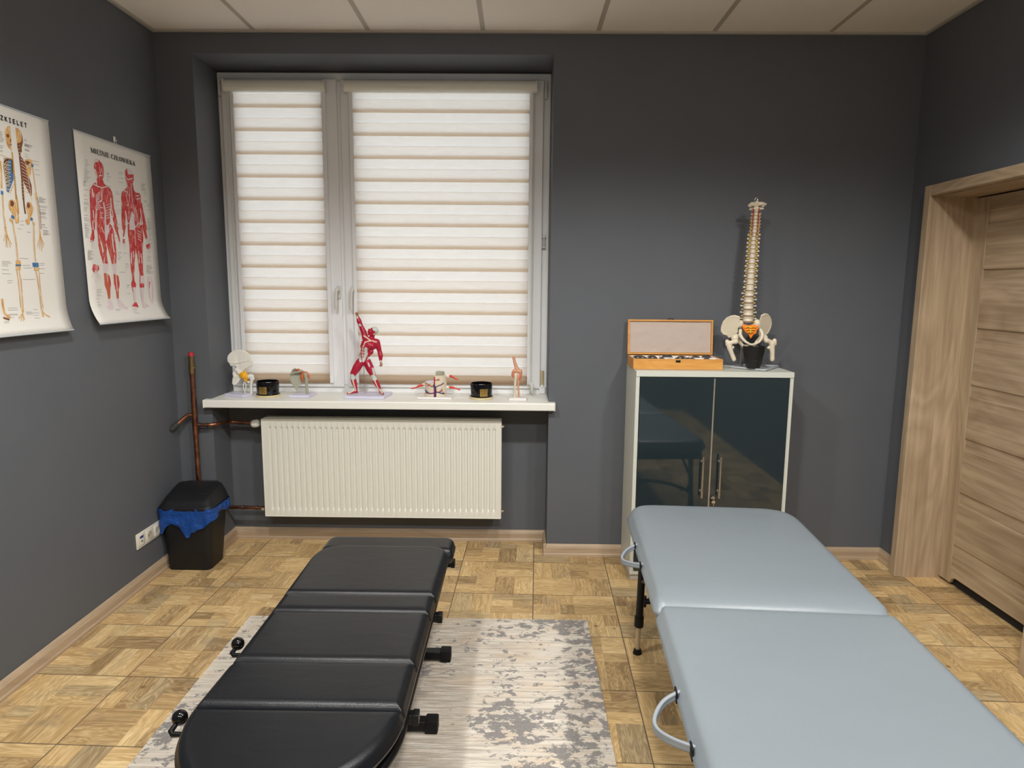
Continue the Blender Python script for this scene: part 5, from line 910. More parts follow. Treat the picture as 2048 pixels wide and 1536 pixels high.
boxobj('door_edge_strip', (xm-.0035, xm+.0035, CYF-.0035, CYF-.0022, .06, CZ-.034), 'alu', cab)
b = BM(); cyl(b, (xm+.018, CYF-.012, .462), (xm+.018, CYF-.002, .462), .010, seg=24); cyl(b, (xm+.018, CYF-.016, .462), (xm+.018, CYF-.012, .462), .007, seg=24); lk = obj('door_lock', b, 'chrome', cab, smooth=True, auto=40)
b = BM(); box(b, xm+.0165, xm+.0195, CYF-.034, CYF-.016, .458, .466, .0008, 1); cyl(b, (xm+.018, CYF-.030, .446), (xm+.018, CYF-.027, .446), .009, seg=20); box(b, xm+.015, xm+.021, CYF-.031, CYF-.026, .425, .444, .002, 2); obj('key', b, 'chrome', lk, smooth=True, auto=40)

# ------------------------------------------------------------------ stone box
BX0, BX1, BY0, BY1, BZ = 2.533, 2.998, -.258, -.064, CZ+.001
sb = thing('wooden_box', 'open bamboo box with foam-lined lid on the white cabinet', 'box', ((BX0+BX1)/2, -.16, BZ))
b = BM(); T = .009
box(b, BX0, BX1, BY0, BY0+T, BZ, BZ+.055, .0012, 1); box(b, BX0, BX1, BY1-T, BY1, BZ, BZ+.055, .0012, 1)
box(b, BX0, BX0+T, BY0+T, BY1-T, BZ, BZ+.055, .0012, 1); box(b, BX1-T, BX1, BY0+T, BY1-T, BZ, BZ+.055, .0012, 1); box(b, BX0+.002, BX1-.002, BY0+.002, BY1-.002, BZ, BZ+.006)
obj('box_body', b, 'bamboo', sb)
b = BM(); box(b, BX0+T+.001, BX1-T-.001, BY0+T+.001, BY1-T-.001, BZ+.007, BZ+.034)
for xa in (BX0+T+.001, BX0+.168, BX0+.33, BX1-T-.005): box(b, xa, xa+.004, BY0+T+.001, BY1-T-.001, BZ+.034, BZ+.0535)
for ya in (BY0+T+.001, BY0+.085, BY1-T-.005): box(b, BX0+T+.001, BX1-T-.001, ya, ya+.004, BZ+.034, BZ+.0535)
obj('foam_tray', b, 'tray', sb)
b = BM(); LH = .190; tilt = .10
box(b, BX0, BX1, -.012, .012, 0, .010, .0012, 1); box(b, BX0, BX1, -.012, .012, LH-.010, LH, .0012, 1)
box(b, BX0, BX0+.010, -.012, .012, .010, LH-.010, .0012, 1); box(b, BX1-.010, BX1, -.012, .012, .010, LH-.010, .0012, 1); box(b, BX0+.002, BX1-.002, .006, .0115, .002, LH-.002)
Rt = Matrix.Rotation(-tilt, 3, 'X')
def lidxf(b): bmesh.ops.rotate(b, verts=b.verts, cent=(0, 0, 0), matrix=Rt); bmesh.ops.translate(b, verts=b.verts, vec=(0, -.052, BZ+.058))
lidxf(b); ld = obj('box_lid', b, 'bamboo', sb)
b = BM(); nx, nz = 60, 24; g = []
for j in range(nz+1):
    g.append([b.verts.new((BX0+.011+(BX1-BX0-.022)*i/nx, -.0035+.0025*noise.noise(V((i*.12, j*.22, 3))), .011+(LH-.022)*j/nz)) for i in range(nx+1)])
for j in range(nz):
    for i in range(nx): b.faces.new((g[j][i], g[j][i+1], g[j+1][i+1], g[j+1][i]))
lidxf(b); obj('foam_lining', b, 'foam', ld, smooth=True)
b = BM(); box(b, 2.752, 2.777, BY0-.004, BY0, BZ+.038, BZ+.049, .002, 2); cyl(b, (2.764, BY0-.007, BZ+.043), (2.764, BY0, BZ+.043), .004); obj('latch', b, 'black_metal', sb, smooth=True, auto=40)
b = BM(); tube(b, [(2.748, -.018, LH+.001), (2.756, -.016, LH+.006), (2.764, -.014, LH+.003), (2.772, -.016, LH+.006), (2.780, -.018, LH+.001)], .0022, 8); lidxf(b); obj('latch', b, 'black_metal', ld)
# hot stones, each its own thing
def stone(x, y, rx, ry, rz, z, label, tilt=(0, 0), grp=None):
    b = BM(); ball(b, (0, 0, 0), 1, 3)
    sd = random.random()*50
    for v in b.verts:
        k = 1+.07*noise.noise(v.co*1.3+V((sd, 0, 0))); v.co = V((v.co.x*rx*k, v.co.y*ry*k, v.co.z*rz*k))
    bmesh.ops.rotate(b, verts=b.verts, cent=(0, 0, 0), matrix=Matrix.Rotation(tilt[0], 3, 'X') @ Matrix.Rotation(tilt[1], 3, 'Z'))
    mn = min(v.co.z for v in b.verts)
    bmesh.ops.translate(b, verts=b.verts, vec=(0, 0, -mn))
    o = obj('massage_stone', b, 'stone', smooth=True); o.location = (x, y, z); tag(o, label, 'stone', grp); return o
ZT = BZ+.0343
fx = [2.552, 2.577, 2.602, 2.628, 2.655, 2.688]
for i, x in enumerate(fx): stone(x, -.212, .0145, .016, .0125, ZT, ['dark stone in the left front compartment, against its left end', 'dark round stone, second from the left in the front row', 'dark round stone, third from the left in the front row', 'tallest dark stone, fourth from the left in the front row', 'dark stone just left of the gap in the front row', 'dark flat stone left of the front centre divider'][i], (0, random.random()), 'hot stones in the left front of the box') if x < 2.6 or x > 2.61 or True else None
stone(2.734, -.212, .024, .016, .009, ZT, 'long flat dark stone right of the front centre divider', (0, .1), 'hot stones in the middle front of the box')
for i, x in enumerate((2.772, 2.799, 2.824, 2.848)): stone(x, -.212, .0135, .016, .0125, ZT, ['first round stone right of the long flat one in the front row', 'second round stone right of the long flat one in the front row', 'third round stone right of the long flat one in the front row', 'rightmost round stone of the middle front compartment'][i], (0, random.random()), 'hot stones in the middle front of the box')
stone(2.925, -.212, .017, .018, .0125, ZT, 'single grey stone in the right front compartment of the box', (0, .3), 'hot stones at the right of the box')
for x, rx, l in ((2.585, .036, 'longest flat dark stone at the left of the back row'), (2.655, .026, 'flat dark stone in the back row beside the left divider')): stone(x, -.120, rx, .026, .0125, ZT, l, (0, .05), 'large stones in the back row of the box')
stone(2.737, -.120, .030, .028, .0150, ZT, 'large dark stone in the back row behind the centre divider', (0, .1), 'large stones in the back row of the box')
stone(2.816, -.120, .026, .026, .0120, ZT, 'flat dark stone in the middle of the back row under the lid', (0, .1), 'large stones in the back row of the box')
stone(2.890, -.120, .026, .026, .0130, ZT, 'dark stone in the back row second from the right end', (0, .1), 'large stones in the back row of the box')
stone(2.947, -.125, .026, .026, .0150, ZT, 'large rounded grey stone at the right end of the back row', (0, .1), 'large stones in the back row of the box')

# ------------------------------------------------------------------ spine model
SY = -.175
sp = thing('spine_model', 'flexible human spine model with pelvis and orange sacrum on the cabinet', 'anatomical model', (3.15, SY, CZ+.001))
DZ_ = [(3.152, 1.952), (3.152, 1.938), (3.152, 1.920), (3.150, 1.902), (3.151, 1.885), (3.151, 1.868), (3.149, 1.852), (3.149, 1.832), (3.147, 1.814), (3.146, 1.792), (3.145, 1.771), (3.146, 1.750), (3.145, 1.727), (3.145, 1.703), (3.144, 1.675), (3.143, 1.650), (3.143, 1.626), (3.143, 1.597), (3.143, 1.568), (3.141, 1.537), (3.140, 1.506), (3.139, 1.473), (3.140, 1.439), (3.141, 1.405), (3.142, 1.374)]
n = len(DZ_)-1; TW = Matrix.Rotation(-.31, 3, 'Z')
for i in range(n):
    (xa, za), (xb, zb) = DZ_[i], DZ_[i+1]; h = za-zb; x = (xa+xb)/2; z = (za+zb)/2
    cerv = i < 7; thor = 7 <= i < 19
    r = .0125+.0002*i if cerv else (.0120+.0008*(i-7) if thor else .0235+.0008*(i-19))
    dg = .0030 if cerv else (.0045 if thor else .0080)
    yy = SY+.010*math.sin((i/n)*2*PI+.5)
    b = BM()
    hh = h/2-dg/2
    prof = [(r*.2, -hh), (r, -hh), (r*1.02, -hh*.8), (r*.80, 0), (r*1.02, hh*.8), (r, hh), (r*.2, hh)]
    lathe(b, prof, (x, yy, z), seg=24)
    sp_w = .017 if cerv else (.023 if thor else .024)
    tp = r+(.0085 if cerv else (.0145-.0006*(i-7) if thor else .012))
    for s in (-1, 1):
        tube(b, smoothpts([(x+s*r*.7, yy+.008, z-.001), (x+s*(r+.003), yy+.014, z), (x+s*tp, yy+.018, z+.001)], 3), [.0045]*3+[.0036]*3+[.0045] if thor else .0036, 8)
        ball(b, (x+s*tp, yy+.018, z+.001), .0066 if thor else .0048, 2)
        tube(b, [(x+s*r*.7, yy+.01, z), (x+s*.006, yy+.026, z-.002)], .0040, 8)
    tube(b, [(x, yy+.024, z-.001), (x, yy+.042+.004*(not cerv), z-(.008 if thor else .003))], [.0045, .0035], 8)
    bmesh.ops.rotate(b, verts=b.verts, cent=(x, SY, 0), matrix=TW)
    ve = obj('vertebra', b, 'bone', sp, smooth=True, auto=50)
    if i < n-1 or True:
        b = BM(); rr_ = r*.98; lathe(b, [(rr_*.3, -dg/2-.0004), (rr_, -dg/2-.0004), (rr_*1.02, 0), (rr_, dg/2+.0004), (rr_*.3, dg/2+.0004)], (xb, yy, zb), seg=24)
        bmesh.ops.rotate(b, verts=b.verts, cent=(xb, SY, 0), matrix=TW)
        obj('intervertebral_disc', b, 'disc', sp, smooth=True, auto=50)
    if i >= 1:
        b = BM()
        for s in (-1, 1):
            L_ = .012 if thor else .010
            if i > 18: L_ = .012
            tube(b, [(xb+s*r*.75, yy+.004, zb+.001), (xb+s*(r+.004), yy+.004, zb), (xb+s*(r+L_-.002), yy+.004, zb-.003)], [.0042, .0052, .0034] if i < 15 else [.0028, .0034, .0018], 8)
        bmesh.ops.rotate(b, verts=b.verts, cent=(xb, SY, 0), matrix=TW)
        obj('nerve_root', b, 'nerve', sp, smooth=True)
b = BM()
for s in (-1, 1):
    tube(b, [(3.150+s*.0135, SY-.006, 1.955), (3.150+s*.0125, SY-.012, 1.90), (3.149+s*.0125, SY-.0135, 1.845), (3.149+s*.0125, SY-.013, 1.818)], .0013, 6)
    for z in (1.952, 1.936, 1.918, 1.900, 1.884, 1.866): ball(b, (3.150+s*.0145, SY-.006, z), .0032, 2, (1, 1, 1.2))
bmesh.ops.rotate(b, verts=b.verts, cent=(3.15, SY, 0), matrix=TW)
obj('vertebral_artery', b, 'artery', sp, smooth=True)
# skull base piece with hook
b = BM(); limb(b, [(3.116, SY+.01, 1.972), (3.128, SY+.005, 1.978), (3.150, SY-.004, 1.975), (3.176, SY+.002, 1.979), (3.196, SY+.01, 1.976)], [.008, .011, .012, .010, .006])
limb(b, [(3.120, SY+.01, 1.968), (3.150, SY+.03, 1.968), (3.185, SY+.01, 1.968)], [.007, .010, .007]); ball(b, (3.152, SY-.010, 1.984), .010, 2)
limb(b, [(3.120, SY+.006, 1.952), (3.150, SY-.005, 1.954), (3.184, SY+.006, 1.953)], [.0055, .0075, .0055])
bmesh.ops.rotate(b, verts=b.verts, cent=(3.152, SY, 0), matrix=TW)
organic('occipital_bone', b, 'bone', sp, .0028, 4)
b = BM(); tube(b, smoothpts([(3.144, SY, 1.975), (3.140, SY, 1.995), (3.146, SY, 2.007), (3.156, SY, 2.005), (3.158, SY, 1.994), (3.160, SY, 1.985)], 4), .0028, 10); box(b, 3.150, 3.162, SY-.004, SY+.004, 1.992, 2.002, .001, 1); obj('hanging_hook', b, 'chrome', sp, smooth=True, auto=50)
# pelvis
PY = -.205
def wy(x, z): return PY+.01+.55*abs(x-3.148)-.25*(z-1.30)
b = BM()
wl = [(3.086, 1.300), (3.069, 1.288), (3.054, 1.284), (3.045, 1.302), (3.030, 1.307), (3.019, 1.322), (3.018, 1.345), (3.024, 1.372), (3.038, 1.392), (3.056, 1.402), (3.072, 1.404), (3.090, 1.398), (3.096, 1.386), (3.094, 1.366), (3.092, 1.340), (3.094, 1.318)]
wr = [(3.208, 1.300), (3.226, 1.288), (3.240, 1.288), (3.250, 1.305), (3.262, 1.313), (3.272, 1.335), (3.277, 1.360), (3.270, 1.383), (3.258, 1.400), (3.242, 1.412), (3.224, 1.415), (3.206, 1.406), (3.197, 1.392), (3.198, 1.370), (3.202, 1.345), (3.204, 1.318)]
plate(b, wl, .009, wy); plate(b, wr, .009, wy)
for pts in (wl[3:12], wr[3:12]): limb(b, [(x, wy(x, z)-.001, z) for x, z in pts], [.0058]*len(pts))
for pts in (((3.094, 1.330), (3.090, 1.308), (3.100, 1.290), (3.116, 1.273), (3.134, 1.262), (3.146, 1.258)), ((3.200, 1.332), (3.207, 1.312), (3.201, 1.292), (3.186, 1.272), (3.166, 1.262), (3.150, 1.258))):
    limb(b, [(x, PY-.012*math.sin(min(1, (1.335-z)/.075)*PI/2)-.02*(1.34-z)/.08, z) for x, z in pts], [.0095, .0095, .0085, .0075, .007, .007])
limb(b, [(3.085, PY+.01, 1.300), (3.100, PY+.03, 1.270), (3.122, PY+.02, 1.245), (3.146, PY-.012, 1.252)], [.012, .010, .009, .006])
limb(b, [(3.213, PY+.01, 1.300), (3.197, PY+.03, 1.270), (3.175, PY+.02, 1.245), (3.150, PY-.012, 1.252)], [.012, .010, .009, .006])
ball(b, (3.072, PY+.012, 1.288), .020, 2); ball(b, (3.226, PY+.012, 1.290), .020, 2)
ball(b, (3.104, PY+.035, 1.362), .018, 2, (1, .9, 1.25)); ball(b, (3.192, PY+.035, 1.364), .020, 2, (1.05, .9, 1.25))
limb(b, [(3.104, PY+.04, 1.350), (3.125, PY+.04, 1.352), (3.148, PY+.038, 1.350), (3.17, PY+.04, 1.353), (3.192, PY+.04, 1.352)], [.014, .011, .010, .011, .015])
organic('pelvis', b, 'bone', sp, .003, 5)
b = BM(); so_ = [(3.108, 1.354), (3.122, 1.360), (3.142, 1.354), (3.165, 1.361), (3.192, 1.352), (3.196, 1.338), (3.184, 1.328), (3.186, 1.314), (3.172, 1.308), (3.158, 1.284), (3.148, 1.304), (3.132, 1.316), (3.116, 1.334)]
plate(b, so_, .010, lambda x, z: PY+.016+.1*(1.355-z)); sac = organic('sacrum', b, 'orange', sp, .0025, 2)
b = BM()
for z, w in ((1.345, .030), (1.332, .022), (1.320, .014)):
    for s in (-1, 1): tube(b, smoothpts([(3.151+s*.006, PY+.009, z), (3.151+s*w*.6, PY+.006, z+.003), (3.151+s*w, PY+.010, z-.002)], 3), .0028, 8)
    ball(b, (3.151, PY+.008, z), .0065, 2)
obj('sacral_nerve', b, 'nerve', sac, smooth=True)
# femurs
b = BM(); limb(b, [(3.073, PY-.004, 1.272), (3.055, PY-.002, 1.268), (3.040, PY, 1.260), (3.044, PY, 1.238), (3.058, PY, 1.205), (3.070, PY, 1.178)], [.015, .011, .014, .0145, .012, .0125]); limb(b, [(3.030, PY+.004, 1.272), (3.034, PY+.004, 1.255)], [.011, .012]); ball(b, (3.062, PY+.004, 1.240), .009, 2)
organic('femur', b, 'bone', sp, .003, 4)
b = BM(); limb(b, [(3.232, PY-.004, 1.278), (3.250, PY-.002, 1.274), (3.264, PY, 1.262), (3.266, PY, 1.238), (3.269, PY, 1.206), (3.270, PY, 1.180)], [.015, .012, .016, .0145, .013, .0135]); limb(b, [(3.278, PY+.004, 1.278), (3.278, PY+.004, 1.262)], [.012, .013]); ball(b, (3.246, PY, 1.240), .008, 2)
organic('femur', b, 'bone', sp, .003, 4)
b = BM(); cyl(b, (3.130, SY+.05, CZ+.002), (3.143, SY+.045, 1.72), .0045, seg=12); obj('support_rod', b, 'steel', sp, smooth=True, auto=50)
b = BM(); q = [(3.062, -.150), (3.170, -.055), (3.348, -.098), (3.205, -.298)]
o = resample(roundpoly(q, .012, 5), .01)
pts = [(p.x, p.y, CZ+.0065) for p in o]; pts.append(pts[0]); tube(b, pts, .005, 8, cap=False)
f = [b.verts.new((p.x*.985+.015*3.2, p.y*.97-.004, CZ+.004)) for p in o]; b.faces.new(f)
g = [b.verts.new((v.co.x, v.co.y, CZ+.0015)) for v in f]; b.faces.new(g[::-1])
for k in range(len(f)): b.faces.new((f[k], g[k], g[(k+1) % len(f)], f[(k+1) % len(f)]))
obj('stand_base', b, 'rail', sp, smooth=True, auto=50)
pot = thing('pot', 'matt black tapered pot under the pelvis of the spine model', 'pot', (3.163, -.232, CZ+.0085))
b = BM(); lathe(b, [(.001, .0), (.031, 0), (.034, .003), (.043, .035), (.051, .075), (.056, .112), (.057, .116), (.054, .116), (.052, .110), (.046, .06), (.030, .01), (.001, .008)], (3.163, -.232, CZ+.0085), 40); obj('pot_body', b, 'pot', pot, smooth=True, auto=50)
b = BM(); ball(b, (3.1645, -.2765, CZ+.05), .0016, 1); ball(b, (3.153, -.2755, CZ+.051), .0013, 1); ball(b, (3.146, -.2745, CZ+.05), .0010, 1); obj('shiny_dots', b, 'chrome', pot)  # three tiny chrome beads on the front of the pot

# ------------------------------------------------------------------ things on the window sill
def baseplate(b, x0, x1, y0, y1, h, rot=0, bev=.002, c=None):
    vs0 = set(b.verts); box(b, x0, x1, y0, y1, ZS+.0005, ZS+h, bev, 2)
    nv = [v for v in b.verts if v not in vs0]
    if rot: bmesh.ops.rotate(b, verts=nv, cent=((x0+x1)/2, (y0+y1)/2, 0), matrix=Matrix.Rotation(rot, 3, 'Z'))
# hip joint
hp = thing('hip_joint_model', 'white hip joint model with amber ligament at the left end of the sill', 'anatomical model', (.31, .10, ZS))
b = BM(); baseplate(b, .245, .383, .055, .135, .016, -.42); obj('base_plate', b, 'lilac', hp)
HY = .098
o = [(.259, 1.127), (.264, 1.143), (.276, 1.157), (.298, 1.170), (.326, 1.175), (.350, 1.170), (.370, 1.157), (.386, 1.138), (.395, 1.120), (.398, 1.100), (.393, 1.082), (.380, 1.076), (.362, 1.066), (.345, 1.052), (.332, 1.030), (.327, 1.005), (.315, .985), (.300, .970), (.285, .969), (.279, .982), (.283, 1.004), (.294, 1.018), (.284, 1.034), (.285, 1.044), (.300, 1.056), (.310, 1.070), (.306, 1.082), (.292, 1.085), (.276, 1.079), (.270, 1.094), (.258, 1.108)]
def hyf(x, z): return HY+.08*(x-.33)+.10*max(0, z-1.07)
b = BM(); plate(b, o, .009, hyf); rim = o[0:11]
limb(b, [(x, hyf(x, z), z-.002) for x, z in rim], [.0042]*len(rim)); limb(b, [(.300, HY, 1.06), (.322, HY-.004, 1.045), (.338, HY-.004, 1.030)], [.008, .013, .016])
limb(b, [(.318, HY, 1.030), (.305, HY, 1.005), (.292, HY, .982)], [.012, .010, .009]); limb(b, [(.292, HY-.002, .982), (.286, HY-.004, 1.004), (.298, HY-.004, 1.022)], [.008, .006, .008])
limb(b, [(.275, hyf(.275, 1.1)-.004, 1.10), (.310, hyf(.31, 1.1)-.006, 1.098), (.350, hyf(.35, 1.1)-.005, 1.108), (.386, hyf(.386, 1.1)-.004, 1.112)], [.0035, .004, .003, .003])
organic('hip_bone', b, 'bonew', hp, .0024, 4)
b = BM(); limb(b, [(.338, HY-.006, 1.032), (.352, HY-.008, 1.026), (.366, HY-.006, 1.018)], [.017, .0215, .014]); limb(b, [(.357, HY-.006, 1.04), (.360, HY-.004, 1.058)], [.009, .004]); limb(b, [(.356, HY-.006, 1.01), (.362, HY-.006, .996)], [.014, .008])
organic('joint_capsule', b, 'lig', hp, .0022, 4)
b = BM(); limb(b, [(.372, HY-.004, 1.018), (.386, HY-.002, 1.024), (.394, HY, 1.018), (.391, HY, .990), (.387, HY, .965), (.387, HY, .924)], [.012, .013, .012, .0105, .0085, .0095]); limb(b, [(.398, HY, 1.024), (.402, HY, 1.006)], [.009, .009]); ball(b, (.371, HY, .988), .008, 2)
organic('femur', b, 'bonew', hp, .0024, 3)
b = BM(); pts = [(.349+.0075*math.cos(a), HY, .963+.024*math.sin(a)) for a in [2*PI*k/24 for k in range(25)]]; tube(b, pts, .0028, 8, cap=False); cyl(b, (.349, HY, .918), (.349, HY, .940), .003); cyl(b, (.349, HY, .986), (.346, HY, 1.015), .003); obj('support_loop', b, 'white', hp, smooth=True, auto=60)
# candle bowls
def bowl(x, y, label, ang, prev=None):
    t = thing('candle_bowl', label, 'candle bowl', (x, y, ZS+.0005), 0, 'black glass bowls on the sill')
    z = ZS+.0005
    b = BM(); lathe(b, [(.001, 0), (.066, 0), (.0695, .002), (.0695, .007), (.067, .009), (.001, .009)], (x, y, z), 48); obj('round_coaster', b, 'palewood', t, smooth=True, auto=40)
    b = BM(); lathe(b, [(.001, .0095), (.063, .0095), (.0665, .012), (.0665, .016), (.0605, .0175), (.0615, .030), (.0635, .060), (.0635, .086), (.062, .089), (.0595, .088), (.0595, .080), (.057, .030), (.05, .024), (.001, .024)], (x, y, z), 64); bw = obj('bowl', b, 'bglass', t, smooth=True, auto=50)
    b = BM(); n_ = 10; R_ = .0638; w_ = .045/R_
    g = [[b.verts.new((x+(R_+.001*k)*math.sin(ang+w_*(i/n_-.5)), y-(R_+.001*k)*math.cos(ang+w_*(i/n_-.5)), z+zz)) for i in range(n_+1)] for k, zz in ((1, .018), (1, .061), (0, .061), (0, .018))]
    for j in range(4):
        for i in range(n_): b.faces.new((g[j][i], g[j][i+1], g[(j+1) % 4][i+1], g[(j+1) % 4][i]))
    bmesh.ops.recalc_face_normals(b, faces=b.faces); lb = obj('gold_label', b, 'gold', bw)
    b = BM()
    for zz, ww in ((.052, .6), (.044, .8), (.035, .5), (.027, .7)):
        a0 = ang-w_*.5*ww; a1 = ang+w_*.5*ww; rr_ = R_+.0014
        p = [[b.verts.new((x+rr_*math.sin(a0+(a1-a0)*i/6), y-rr_*math.cos(a0+(a1-a0)*i/6), z+zz+d)) for i in range(7)] for d in (0, .0012)]
        for i in range(6): b.faces.new((p[0][i], p[0][i+1], p[1][i+1], p[1][i]))
    obj('label_lines', b, 'brass', lb)
    return t
bowl(.480, .108, 'black glass candle bowl with gold label between the hip and shoulder models', -.12)
bowl(1.722, .105, 'black glass candle bowl with gold label left of the elbow joint model', .28)
# shoulder joint
s_ = thing('shoulder_joint_model', 'grey shoulder blade joint model with terracotta ligaments on lilac base', 'anatomical model', (.68, .10, ZS))
b = BM(); vs0 = len(b.verts)
q = [(.622, .045), (.735, .048), (.745, .175), (.665, .165)]
f = [b.verts.new((x, y, ZS+.0005)) for x, y in q]; g = [b.verts.new((x, y, ZS+.0155)) for x, y in q]; b.faces.new(f[::-1]); b.faces.new(g)
for k in range(4): b.faces.new((f[k], f[(k+1) % 4], g[(k+1) % 4], g[k]))
bmesh.ops.bevel(b, geom=list(b.edges), offset=.002, segments=2, affect='EDGES'); obj('base_plate', b, 'lilac', s_)
SYY = .095
b = BM(); o = [(.647, 1.071), (.634, 1.062), (.622, 1.045), (.616, 1.025), (.615, 1.008), (.620, .990), (.629, .972), (.640, .950), (.650, .936), (.658, .950), (.666, .975), (.676, 1.002), (.682, 1.020), (.690, 1.036), (.684, 1.050), (.668, 1.060)]
plate(b, o, .006, lambda x, z: SYY+.01+.25*(x-.65)); limb(b, [(.620, SYY-.002, 1.035), (.645, SYY-.008, 1.046), (.672, SYY-.012, 1.052), (.690, SYY-.010, 1.058)], [.005, .006, .007, .007]); limb(b, [(.647, SYY, 1.068), (.634, SYY, 1.060), (.619, SYY+.002, 1.03), (.617, SYY+.002, 1.0)], [.006, .005, .004, .004]); limb(b, [(.690, SYY+.01, 1.03), (.700, SYY+.005, 1.025)], [.012, .012])
limb(b, [(.672, SYY+.012, .985), (.676, SYY+.012, .972)], [.004, .003])
organic('shoulder_blade', b, 'boneg', s_, .0024, 3)
b = BM(); limb(b, [(.708, SYY-.006, 1.036), (.711, SYY-.004, 1.01), (.712, SYY-.002, .97), (.714, SYY, .924)], [.0125, .0095, .008, .009]); organic('humerus', b, 'boneg', s_, .0024, 3)
b = BM(); limb(b, [(.656, SYY-.006, 1.060), (.668, SYY-.008, 1.064), (.678, SYY-.008, 1.061)], [.006, .008, .006]); limb(b, [(.694, SYY+.004, 1.046), (.710, SYY+.004, 1.043), (.722, SYY+.002, 1.032), (.726, SYY+.002, 1.015)], [.010, .010, .008, .005]); limb(b, [(.694, SYY+.002, 1.044), (.688, SYY+.002, 1.022), (.690, SYY+.002, 1.008)], [.012, .014, .010])
organic('ligament', b, 'lig2', s_, .0024, 3)
# muscle figure
mf = thing('muscle_figure_model', 'crimson muscle man figure raising one arm on a lilac-white base', 'anatomical model', (1.05, .11, ZS))
b = BM(); q = [(.945, .028), (1.170, .030), (1.188, .205), (.975, .200)]
f = [b.verts.new((x, y, ZS+.0005)) for x, y in q]; g = [b.verts.new((x, y, ZS+.0165)) for x, y in q]; b.faces.new(f[::-1]); b.faces.new(g)
for k in range(4): b.faces.new((f[k], f[(k+1) % 4], g[(k+1) % 4], g[k]))
bmesh.ops.bevel(b, geom=list(b.edges), offset=.002, segments=2, affect='EDGES'); obj('base_plate', b, 'lilac', mf)
MY = .11
b = BM()
L = lambda pts, r, **k: limb(b, [(x, MY+y, z) for x, y, z in pts], r, **k)
# torso leans to his right (picture left); wide chest, narrow waist
L([(1.040, 0, 1.118), (1.042, -.002, 1.145), (1.050, -.004, 1.175), (1.066, -.004, 1.205), (1.080, -.002, 1.228)], [.026, .0235, .025, .031, .030])
L([(1.052, -.004, 1.20), (1.095, -.002, 1.205)], [.028, .026]); L([(1.060, 0, 1.240), (1.112, 0, 1.226)], [.020, .021])
L([(1.078, -.016, 1.208), (1.096, -.015, 1.205)], [.020, .019]); L([(1.050, -.014, 1.222), (1.058, -.016, 1.218)], [.017, .018])
L([(1.088, -.004, 1.170), (1.074, -.006, 1.150)], [.014, .012])
L([(1.024, 0, 1.112), (1.060, 0, 1.112)], [.024, .024])
# raised arm
L([(1.054, 0, 1.248), (1.050, 0, 1.268), (1.040, 0, 1.296), (1.029, -.002, 1.322)], [.020, .0175, .0155, .0125]); L([(1.046, 0, 1.284), (1.038, 0, 1.298)], [.0165, .0155])
L([(1.028, -.002, 1.325), (1.022, -.003, 1.345), (1.013, -.004, 1.372)], [.0135, .0145, .0075]); 
# lowered arm
L([(1.120, 0, 1.226), (1.128, 0, 1.200), (1.136, 0, 1.168)], [.019, .0165, .0125]); L([(1.136, 0, 1.168), (1.141, -.004, 1.148), (1.142, -.008, 1.114)], [.0140, .0145, .0075])
# thighs, calves
L([(1.022, -.004, 1.108), (1.004, -.010, 1.078), (.984, -.016, 1.045), (.979, -.018, 1.028)], [.025, .0255, .0190, .0150]); L([(.980, -.018, 1.020), (.986, -.010, .990), (.993, -.004, .958), (.994, -.002, .945)], [.0155, .0170, .0095, .0095])
L([(1.062, -.002, 1.110), (1.078, -.006, 1.075), (1.094, -.010, 1.040), (1.100, -.010, 1.022)], [.025, .0250, .0180, .0145]); L([(1.101, -.010, 1.015), (1.116, -.006, .985), (1.130, -.002, .956), (1.133, 0, .946)], [.0155, .0165, .0095, .0090])
# feet
L([(.996, .004, .933), (.985, -.012, .936), (.964, -.026, .932), (.950, -.032, .929)], [.0085, .0085, .0072, .0050], sc=(1, 1, .9)); L([(1.134, .004, .934), (1.142, -.010, .937), (1.152, -.026, .932), (1.158, -.034, .929)], [.0085, .0085, .0078, .0055])
# neck and head, face turned up toward the raised hand
L([(1.088, 0, 1.240), (1.096, -.002, 1.262), (1.102, -.004, 1.274)], [.0165, .0140, .0130])
vs = ball(b, (1.108, MY-.004, 1.292), .0255, 3, (1.0, .86, .88)); L([(1.096, -.008, 1.288), (1.086, -.012, 1.284)], [.018, .0145]); L([(1.083, -.014, 1.277), (1.080, -.015, 1.272)], [.010, .008]); ball(b, (1.0755, MY-.016, 1.288), .0048, 2); ball(b, (1.083, MY-.018, 1.297), .0075, 2)
ball(b, (1.116, MY-.026, 1.284), .0055, 2, (.6, .5, 1)); L([(1.100, -.010, 1.272), (1.088, -.012, 1.270)], [.012, .010])
mats = ['muscle', 'tendon', 'muscle2', 'skin', 'tend2']
body = organic('body', b, mats, mf, .0021, 3)
def seg(p, a, c_):
    a, c_ = V(a), V(c_); d = c_-a; t = max(0, min(1, (p-a).dot(d)/d.dot(d))); return (p-(a+d*t)).length
base = V(mf.location)
lin = [((1.050, 1.262), (1.092, 1.236), .0035), ((1.060, 1.228), (1.092, 1.236), .0035), ((1.092, 1.236), (1.122, 1.226), .0030), ((1.060, 1.228), (1.047, 1.200), .0032), ((1.047, 1.205), (1.040, 1.120), .0018), ((1.028, 1.170), (1.062, 1.166), .0018), ((1.028, 1.152), (1.058, 1.150), .0018), ((1.030, 1.190), (1.052, 1.186), .0018)]
